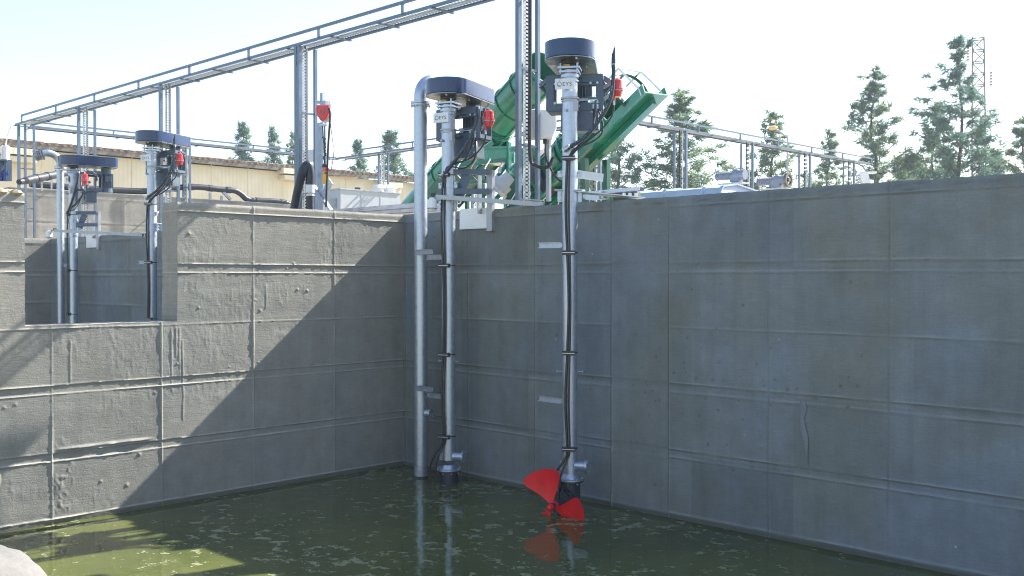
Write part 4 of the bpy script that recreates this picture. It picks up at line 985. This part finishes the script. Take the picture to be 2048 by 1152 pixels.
# black U bend
def HP(px, py, dy=0.0): return on_y(px, py, -0.2 + dy)
T = thing('bent_pipe', 'thick black pipe bent over like an upturned hook beside the hoist post', 'pipe', (HP(618, 418).x, -0.2, 2.0))
g = MB(); g.tube(curve([HP(581, 460, -.12), HP(595, 385, -.12), HP(604, 346, -.12), HP(609, 335, -.08), HP(616, 330, -.03), HP(620, 345), HP(620, 372)], 8), 0.068, 20); wpart('upper_bend', g, 'pvc', T)
g = MB(); g.tube([HP(620, 388), HP(620, 470)], 0.06, 20); wpart('riser', g, 'pvc', T)
g = MB(); g.tube([HP(620, 370), HP(620, 386)], 0.074, 20); g.tube([HP(620, 389), HP(620, 392)], 0.066, 20); wpart('sleeve', g, 'white', T)
# grey pipes on the channel wall
def pl_(px, py): return on_x(px, py, XT - 0.12)
T = thing('drain_pipe', 'dark grey pipe with bends running along the top of the far channel wall', 'pipe', pl_(216, 380))
path = [pl_(60, 368), pl_(214, 380), pl_(294, 383), pl_(366, 374), pl_(400, 374), pl_(440, 379), pl_(470, 381), pl_(482, 388), pl_(492, 398), pl_(502, 401), pl_(545, 402), pl_(570, 405), pl_(586, 412)]
sm = [path[0]] + sum([[p.lerp(path[i + 1], 0.15), p.lerp(path[i + 1], 0.85)] for i, p in enumerate(path[:-1])], []) + [path[-1]]
g = MB(); g.tube(sm, 0.085, 18); wpart('pipe_body', g, 'pvc', T)
g = MB()
for i, f in ((3, 0.3), (4, .4), (5, .4), (9, .2), (10, .6), (2, 0.3)):
    p = path[i].lerp(path[i + 1], f); d = (path[i + 1] - path[i]).normalized(); g.cyl(p, p + d * 0.14, 0.097, 18)
wpart('socket', g, 'pvc', T)
g = MB()
for x, y in ((443, 392), (230, 380), (420, 386)): p = pl_(x, y); g.box(p - Vector((0, 0, 0.12)), (0.06, 0.06, 0.26))
g.beam(pl_(446, 384), pl_(461, 399), 0.08, 0.08); wpart('support', g, 'galv_dull', T)
a, b = at(38, 364, 21.5), at(118, 348, 23.2)
T = thing('drain_pipe', 'short thick dark pipe sloping down at the left, ending in a cone', 'pipe', b)
g = MB(); g.tube([b + (b - a) * 0.3, b, b.lerp(a, 0.5), b.lerp(a, 0.72), a], [0.085, 0.085, 0.085, 0.09, 0.06], 18); wpart('pipe_body', g, 'pvc', T)
g = MB()
for f in (0.0, 0.28, 0.55): p = b.lerp(a, f); g.cyl(p, p + (a - b).normalized() * 0.1, 0.097, 18)
wpart('socket', g, 'black', T)
g = MB(); g.beam(b.lerp(a, 0.45) - Vector((0, 0, 0.3)), b.lerp(a, 0.45), 0.03, 0.03); g.beam(b.lerp(a, 0.2) - Vector((0, 0, 0.3)), b.lerp(a, 0.2), 0.03, 0.03); wpart('support', g, 'galv_dull', T)
# actuator at far left
def A(px, py, d=17.5): return at(px, py, d)
T = thing('gate_actuator', 'galvanised gate actuator with a blue motor at the left edge of the photo', 'actuator', A(10, 362))
g = MB(); c = A(11, 305.5); g.box(c, (0.10, 0.10, 0.24), rot=R(44))
for k in (-1, 1): g.box(c + RT * (k * 0.035) - Vector(FW) * 0.052, (0.02, 0.02, 0.24), rot=R(44))
wpart('upper_case', g, 'white', T)
g = MB()
for k in (-1, 1): g.beam(A(10.5 + k * 6.5, 362), A(10.5 + k * 6.5, 320), 0.035, 0.10)
g.beam(A(4, 321), A(17, 321), 0.1, 0.03); wpart('yoke', g, 'frame', T)
g = MB(); g.beam(A(10.5, 360), A(10.5, 318), 0.02, 0.03); wpart('spindle', g, 'galv', T)
g = MB(); g.cyl(A(12, 362), A(12, 340), 0.05, 14, r1=0.035); g.cyl(A(6, 347), A(18, 346), 0.04, 12); g.ball(A(12, 340), 0.035, 10); g.cyl(A(-6, 357), A(7, 357), 0.045, 12); wpart('motor', g, 'blue', T)
g = MB(); g.tube(curve([A(11, 293), A(13, 280), A(18, 262), A(22, 252)], 5), 0.012, 6); wpart('cable', g, 'white', T)

# ================================================================= BUILDING AND YARD
pb = at(0, 279, 40); XB = pb.x; ZE = pb.z
yb0, yb1 = pb.y - 8, on_x(868, 368, XB).y
T = thing('long_building', 'long low cream building with a terracotta tiled roof edge, behind the racks at left', 'building', (XB, yb0, 3.2))
g = MB(); g.box((XB - 6, (yb0 + yb1) / 2, (3.2 + ZE) / 2 - 0.15), (12, yb1 - yb0, ZE - 3.2 - 0.3)); wpart('wall', g, 'cream', T, smooth=False)
g = MB(); y = yb0 + 2
while y < yb1: g.box((XB + 0.004, y, (3.2 + ZE) / 2 - 0.1), (0.03, 0.04, ZE - 3.5)); y += 1.9
wpart('panel_joint', g, 'cream', T)
g = MB(); g.box((XB + 0.32, (yb0 + yb1) / 2, ZE - 0.17), (0.10, yb1 - yb0 + 0.6, 0.22)); g.box((XB + 0.14, (yb0 + yb1) / 2, ZE - 0.10), (0.28, yb1 - yb0 + 0.6, 0.05)); wpart('eaves_board', g, 'brown', T)
g = MB(); n = int((yb1 - yb0) / 0.30) ; ra = random.Random(9)
for i in range(n):
    y = yb0 + (i + 0.5) * 0.30; dz = ra.uniform(-0.015, 0.02); dx = ra.uniform(-0.05, 0.06)
    g.tube([(XB + 0.42 + dx, y, ZE - 0.05 + dz), (XB - 3, y, ZE + 0.33 + dz)], 0.065, 8, r1=0.07)
g.add([(XB + 0.38, yb0, ZE - 0.09), (XB + 0.38, yb1, ZE - 0.09), (XB - 6, yb1, ZE + 0.75), (XB - 6, yb0, ZE + 0.75)], [(0, 1, 2, 3)])
g.add([(XB - 6, yb0, ZE + 0.75), (XB - 6, yb1, ZE + 0.75), (XB - 12.4, yb1, ZE - 0.09), (XB - 12.4, yb0, ZE - 0.09)], [(0, 1, 2, 3)])
wpart('roof', g, 'tile', T)
for x, y in ((580, 345), (770, 371), (30, 305)):
    p = on_x(x, y, XB); g = MB(); g.box(p + Vector((0.3, 0, 0)), (0.6, 1.5, 0.25)); g.box(p + Vector((0.3, 0, -0.3)), (0.5, 1.3, 0.2)); wpart('wall_hood', g, 'cream', T)
# cabinets
p = at(681, 378, 27.5); ln = on_x(800, 386, p.x).y - p.y
T = thing('control_cabinet', 'large pale grey control cabinet standing in front of the cream building', 'cabinet', (p.x, p.y, 3.2))
g = MB(); wd = 0.62; g.box((p.x - wd / 2, p.y + ln / 2, (3.2 + p.z) / 2), (wd, ln, p.z - 3.2)); g.box((p.x - wd / 2, p.y + ln / 2, p.z + 0.01), (wd + 0.05, ln + 0.05, 0.03)); wpart('case', g, 'cabinet', T)
g = MB(); g.box((p.x - wd / 2, p.y - 0.012, p.z - 0.38), (0.26, 0.02, 0.30))
for i in range(7): g.box((p.x - wd / 2, p.y - 0.026, p.z - 0.27 - i * 0.035), (0.22, 0.012, 0.012))
wpart('vent', g, 'galv_dull', T)
g = MB()
for f in (0.34, 0.66): g.box((p.x + 0.002, p.y + ln * f, (3.2 + p.z) / 2), (0.012, 0.02, p.z - 3.3))
wpart('door_joint', g, 'galv_dull', T)
g = MB(); q = on_x(715, 374, p.x - 0.3); g.box((q.x, q.y, p.z + 0.06), (0.1, 0.12, 0.1)); wpart('cap', g, 'black', T)
for x, r_ in ((757, 0.2), (778, 0.24)):
    q = on_x(x, 380, p.x - 1.2); T = thing('roof_fan', ('smaller' if r_ < 0.22 else 'larger') + ' white domed fan cap above the cabinet', 'fan', (q.x, q.y, 3.2))
    zt2 = on_x(x, 380, p.x - 1.2).z + 0.05; g = MB(); g.cyl((q.x, q.y, zt2), (q.x, q.y, zt2 + 0.10), r_ + 0.02, 24, r1=r_ * 0.7); g.cyl((q.x, q.y, 3.2), (q.x, q.y, zt2), r_ * 0.8, 20); wpart('dome', g, 'white', T)

# long pale hood behind the right wall
y0 = 3.2; a = on_y(1300, 384, y0); b = on_y(1472, 369, y0)
T = thing('tank_cover', 'long pale blue cover with sloping ends behind the right wall', 'cover', (a.x, y0, 3.2))
zc0 = 0.5 * (a.z + b.z); g = MB()
prof = [(-0.9, 3.2), (-0.35, zc0 - 0.05), (0, zc0), (0.9, zc0 - 0.1), (1.2, 3.2)]
vs = []; xa, xb = a.x, b.x
for x, sx in ((xa, -0.30), (xb, 0.25)):
    for yy, zz in prof: vs.append((x + (sx if zz < 3.5 else 0), y0 + yy, zz))
g.add(vs, [(0, 1, 2, 3, 4), (9, 8, 7, 6, 5)] + [(i, (i + 1) % 5, 5 + (i + 1) % 5, 5 + i) for i in range(5)]); wpart('shell', g, 'hood', T)
g = MB()
for f in (0.0, 0.35, 0.8, 1.0):
    x = xa + (xb - xa) * f
    for (y1, z1_), (y2, z2_) in zip(prof[:3], prof[1:4]): g.beam((x, y0 + y1, z1_ + 0.01), (x, y0 + y2, z2_ + 0.01), 0.05, 0.02)
wpart('seam', g, 'hood', T)
for i, (x, y, lab) in enumerate(((1466, 351, 'grey geared motor on a stand behind the right wall, left one of two'), (1548, 362, 'grey geared motor with an end wheel behind the right wall, right one of two'))):
    p = on_y(x, y, 4.6 + i * 1.2); T = thing('gear_motor', lab, 'motor', (p.x, p.y, 3.2)); k_parts = []
    g = MB(); g.cyl(p + Vector((-0.30, 0, 0)), p + Vector((-0.02, 0, 0)), 0.055, 16)
    for k in range(7): g.ring(p + Vector((-0.29 + k * 0.037, 0, 0)), p + Vector((-0.28 + k * 0.037, 0, 0)), 0.066, 0.05, 16)
    wpart('motor', g, 'motor_grey', T)
    g = MB(); g.ball(p + Vector((0.06, 0, 0.0)), 0.10, 14, (1.0, 0.8, 1)); g.box(p + Vector((0.06, 0, -0.05)), (0.15, 0.14, 0.12)); g.cyl(p + Vector((0.12, 0, 0)), p + Vector((0.22, 0, 0)), 0.08, 16); wpart('gearbox', g, 'motor_grey', T)
    g = MB(); g.beam(Vector((p.x + 0.1, p.y, 3.2)), p + Vector((0.05, 0, -0.08)), 0.08, 0.08); g.box((p.x + 0.0, p.y, p.z - 0.13), (0.45, 0.2, 0.02)); g.beam(Vector((p.x - 0.2, p.y, 3.2)), Vector((p.x - 0.1, p.y, p.z - 0.2)), 0.08, 0.08); wpart('stand', g, 'cabinet', T)
    if i: g = MB(); g.ring(p + Vector((0.24, 0, 0)), p + Vector((0.28, 0, 0)), 0.12, 0.085, 24); g.cyl(p + Vector((0.2, 0, 0)), p + Vector((0.29, 0, 0)), 0.03, 10); wpart('wheel', g, 'brown', T)
# small machine at the end of the right rack
p = at(1736, 360, 38); T = thing('pump_stand', 'pale machine stand at the far end of the right-hand rack', 'stand', (p.x, p.y, 3.2))
g = MB(); g.beam(at(1732, 372, 38), at(1726, 346, 38), 0.25, 0.3); g.beam(at(1720, 346, 38), at(1752, 345, 38), 0.2, 0.08); g.beam(Vector((p.x, p.y, 3.2)), p, 0.3, 0.3); wpart('body', g, 'white', T)
g = MB()
for y in (352, 359, 366): g.beam(at(1712, y, 38), at(1728, y - 3, 38), 0.05, 0.05)
wpart('rail', g, 'galv_dull', T)
# street lamp
p = at(1575, 365, 52); T = thing('street_lamp', 'slender street lamp with an amber head among the trees', 'street lamp', (p.x, p.y, 3.2))
t_ = at(1575, 275, 52); h_ = at(1546, 256, 52)
g = MB(); g.tube([(p.x, p.y, 3.2), (t_.x, t_.y, t_.z), t_.lerp(h_, 0.6) + Vector((0, 0, 0.05)), h_.lerp(t_, 0.2)], 0.05, 8); wpart('pole', g, 'galv_dull', T)
g = MB(); g.ball(h_, 0.26, 12, (1, 1, 0.45)); wpart('lamp_head', g, 'lamp', T)
# lattice pylon
DP = 95
T = thing('lattice_pylon', 'tall lattice pylon with hanging insulators standing behind the tallest tree', 'pylon', (at(1962, 400, DP).x, at(1962, 400, DP).y, 3.2))
g = MB(); top = at(1957, 78, DP).z; c = at(1960, 300, DP)
def corner(i, z):
    f = (z - 3.2) / (top - 3.2); w = 0.95 - 0.25 * f; a_ = R(45 + 20) + i * math.pi / 2
    return Vector((c.x - 0.1 * f * 2 + w * math.cos(a_), c.y + w * math.sin(a_), z))
nl = 20
for i in range(4):
    for k in range(nl):
        z0_, z1_ = 3.2 + (top - 3.2) * k / nl, 3.2 + (top - 3.2) * (k + 1) / nl
        g.beam(corner(i, z0_), corner(i, z1_), 0.10, 0.10); j = (i + 1) % 4
        if k % 2: g.beam(corner(i, z0_), corner(j, z1_), 0.085, 0.085)
        else: g.beam(corner(j, z0_), corner(i, z1_), 0.085, 0.085)
        g.beam(corner(i, z1_), corner(j, z1_), 0.085, 0.085)
wpart('lattice', g, 'brown', T)
g = MB(); tips = []
for (x0_, x1_, y_) in ((1950, 1936, 84), (1966, 1982, 134), (1950, 1940, 150)):
    q0, q1 = at(x0_, y_, DP), at(x1_, y_, DP); g.beam(q0, q1, 0.06, 0.06); g.beam(q0 + Vector((0, 0, 1.1)), q1, 0.04, 0.04); tips.append(q1)
wpart('arm', g, 'brown', T)
for q in tips:
    g = MB()
    for k in range(5): g.cyl(q - Vector((0, 0, 0.5 + 0.28 * k)), q - Vector((0, 0, 0.62 + 0.28 * k)), 0.13, 8)
    g.cyl(q, q - Vector((0, 0, 1.9)), 0.02, 5); wpart('insulator', g, 'brown', T)

# near rock at bottom left
c = at(-84, 1232, 4.2)
g = MB(); g.ball((0, 0, 0), 0.34, 48, (1, 1, 0.9))
for v in g.v:
    nn = mnoise.noise(v * 4.0) * 0.05 + mnoise.noise(v * 11.0) * 0.018; v += v.normalized() * nn + c
single('rock', g, 'rock', 'bright white rounded rock at the bottom left corner of the photo', 'rock', c)
c = at(-44, 962, 4.6); g = MB(); g.ball((0, 0, 0), 0.092, 32, (1, 1, 1.0))
g.cyl((0, 0, -0.9), (0, 0, 0), 0.05, 16, r1=0.06)
for v in g.v: v += v.normalized() * mnoise.noise(v * 9.0) * 0.015 + c
single('marker_post', g, 'rock', 'pale rounded post just touching the left edge of the photo', 'post', c)

# ================================================================= TREES
def tree_meshes(seed, H_, Wd, dens=1.0, leaf='leaf', lean=0.0):
    r_ = random.Random(seed); tr = MB(); V = []; Fc = []
    n = 9; tp = [Vector((lean * (i / n) ** 1.5 * H_ + 0.15 * math.sin(i * 1.3 + seed), 0.15 * math.cos(i * 1.7 + seed), H_ * i / n)) for i in range(n + 1)]
    tr.tube(tp, [0.15 * (1 - i / n) + 0.015 for i in range(n + 1)], 8)
    def trunk(f): x = f * n; i = min(n - 1, int(x)); return tp[i].lerp(tp[i + 1], x - i)
    limbs = int(66 * dens)
    ph = [r_.uniform(0, 6.28) for _ in range(4)]
    for li in range(limbs):
        f = 0.10 + 0.88 * (li + r_.random()) / limbs
        a = li * 2.4 + r_.uniform(-.6, .6)
        prof = ((1 - f) ** 0.95 + 0.02) * (0.92 + 0.16 * math.sin(f * 11 + ph[0]) + 0.26 * math.sin(a * 1.0 + f * 7 + ph[1]))
        Lb = Wd * prof * r_.uniform(0.5, 1.15)
        b0_ = trunk(f); up = r_.uniform(0.15, 0.6)
        e = b0_ + Vector((math.cos(a), math.sin(a), up)) * Lb
        e2 = b0_.lerp(e, 0.5) + Vector((0, 0, -0.10 * Lb))
        tr.tube([b0_, e2, e], 0.03 * (1 - f) + 0.010, 4)
        k = max(3, int(Lb / 0.27))
        for c_ in range(k):
            t = 0.30 + 0.72 * (c_ + r_.random()) / k
            if r_.random() < 0.12: continue
            p = b0_.lerp(e2, t * 2) if t < .5 else e2.lerp(e, t * 2 - 1)
            p = p + Vector((r_.gauss(0, .18), r_.gauss(0, .18), r_.gauss(0, .16)))
            cs = r_.uniform(0.22, 0.46) * (0.32 + 0.95 * (1 - f))
            tilt = Vector((math.cos(a) * .6, math.sin(a) * .6, r_.uniform(-.1, 1.0)))
            for q in range(int(70 * r_.uniform(.5, 1.3) * (0.5 + cs))):
                o = Vector((r_.gauss(0, 1), r_.gauss(0, 1), r_.gauss(0, .7))) * cs * 0.55
                d = (tilt + Vector((r_.gauss(0, .6), r_.gauss(0, .6), r_.gauss(0, .6) - 0.1))).normalized()
                ln_ = r_.uniform(0.14, 0.42); w = d.cross(Vector((r_.gauss(0, 1), r_.gauss(0, 1), r_.gauss(0, 1)))).normalized() * r_.uniform(0.017, 0.040)
                s0 = p + o; s1 = s0 + d * ln_ + Vector((0, 0, -0.05)); k0 = len(V)
                V.extend((s0 - w, s0 + w, s1 + w * 0.4, s1 - w * 0.4)); Fc.append((k0, k0 + 1, k0 + 2, k0 + 3))
    cr = bpy.data.meshes.new('crown'); cr.from_pydata([tuple(v) for v in V], [], Fc); cr.materials.append(M[leaf])
    tm = bpy.data.meshes.new('trunk'); tm.from_pydata([tuple(v) for v in tr.v], [], tr.f); tm.materials.append(M['bark']); tm.shade_smooth()
    return tm, cr
TM = [tree_meshes(1, 15, 4.2, 1.3, 'leaf2', 0.012), tree_meshes(2, 13, 4.0, 1.3, 'leaf'), tree_meshes(3, 10, 3.6, 0.85, 'leaf'), tree_meshes(4, 11, 3.4, 0.95, 'leaf2', -0.01), tree_meshes(5, 6, 3.4, 0.9, 'leaf', 0.02)]
HT = [15, 13, 10, 11, 6]; WD = [4.2, 4.0, 3.6, 3.4, 3.4]
trees = [  # px of trunk, top y, half width px, depth, variant, label
    (1915, 72, 78, 66, 0, 'tallest feathery tree, standing in front of the lattice pylon'),
    (1868, 215, 52, 72, 2, 'thin tree with sparse crown just left of the tallest tree'),
    (1746, 138, 64, 68, 1, 'dense upright tree between the right rack end and the tallest tree'),
    (1656, 262, 42, 74, 2, 'small sparse tree left of the dense upright tree, behind the rack posts'),
    (1543, 225, 62, 72, 2, 'loose tree behind the street lamp'),
    (1360, 182, 84, 62, 1, 'broad tree rising behind the right-hand rack, nearest its left end'),
    (1232, 205, 52, 60, 3, 'yellow green tree partly hidden by the open end of the green conveyor'),
    (1180, 250, 40, 64, 4, 'low tree showing behind the nearest mast and conveyor'),
    (2048, 235, 55, 70, 2, 'tree cut by the right edge of the photo'),
    (1988, 312, 42, 78, 4, 'low bush on the wall line right of the pylon'),
    (1815, 318, 55, 80, 4, 'low bush between the dense tree and the tallest tree'),
    (487, 240, 46, 75, 3, 'pointed tree above the cream roof left of the thick rack post'),
    (548, 250, 38, 76, 3, 'slim tree above the roof just right of the pointed tree'),
    (584, 268, 34, 78, 2, 'tree behind the thick rack post above the roof'),
    (718, 276, 36, 78, 3, 'slim tree above the roof right of the red hoist'),
    (783, 258, 54, 74, 3, 'tree above the cream roof just left of the plain pipe'),
]
for i, (px, ty, hw, dp, v, lab) in enumerate(trees):
    b_ = at(px, 556, dp); ztop = at(px, ty, dp).z; sz = (ztop - 3.2) / HT[v] * 1.0; sw = hw * dp / F / WD[v] * 2.15
    T = thing('casuarina_tree', lab, 'tree', (b_.x, b_.y, 3.2), R(37 * i), 'casuarina trees beyond the works')
    T.scale = (sw, sw, sz)
    for nm, me in (('trunk', TM[v][0]), ('crown', TM[v][1])): link(bpy.data.objects.new(nm, me), T)

# pale air that softens the far trees and the building
hz = MB(); hz.box((-10, 55, 11.4), (330, 240, 26.5))
hm_ = bpy.data.materials.new('haze'); hm_.use_nodes = True; ht_ = hm_.node_tree; ht_.nodes.remove(ht_.nodes['Principled BSDF'])
pv = ht_.nodes.new('ShaderNodeVolumePrincipled'); pv.inputs['Density'].default_value = 0.0008; pv.inputs['Color'].default_value = (0.80, 0.91, 1.0, 1); pv.inputs['Anisotropy'].default_value = 0.0
ht_.links.new(pv.outputs[0], ht_.nodes['Material Output'].inputs['Volume'])
tag(part('haze', hz, hm_, smooth=False), 'thin pale haze over the works', 'haze', kind='stuff')
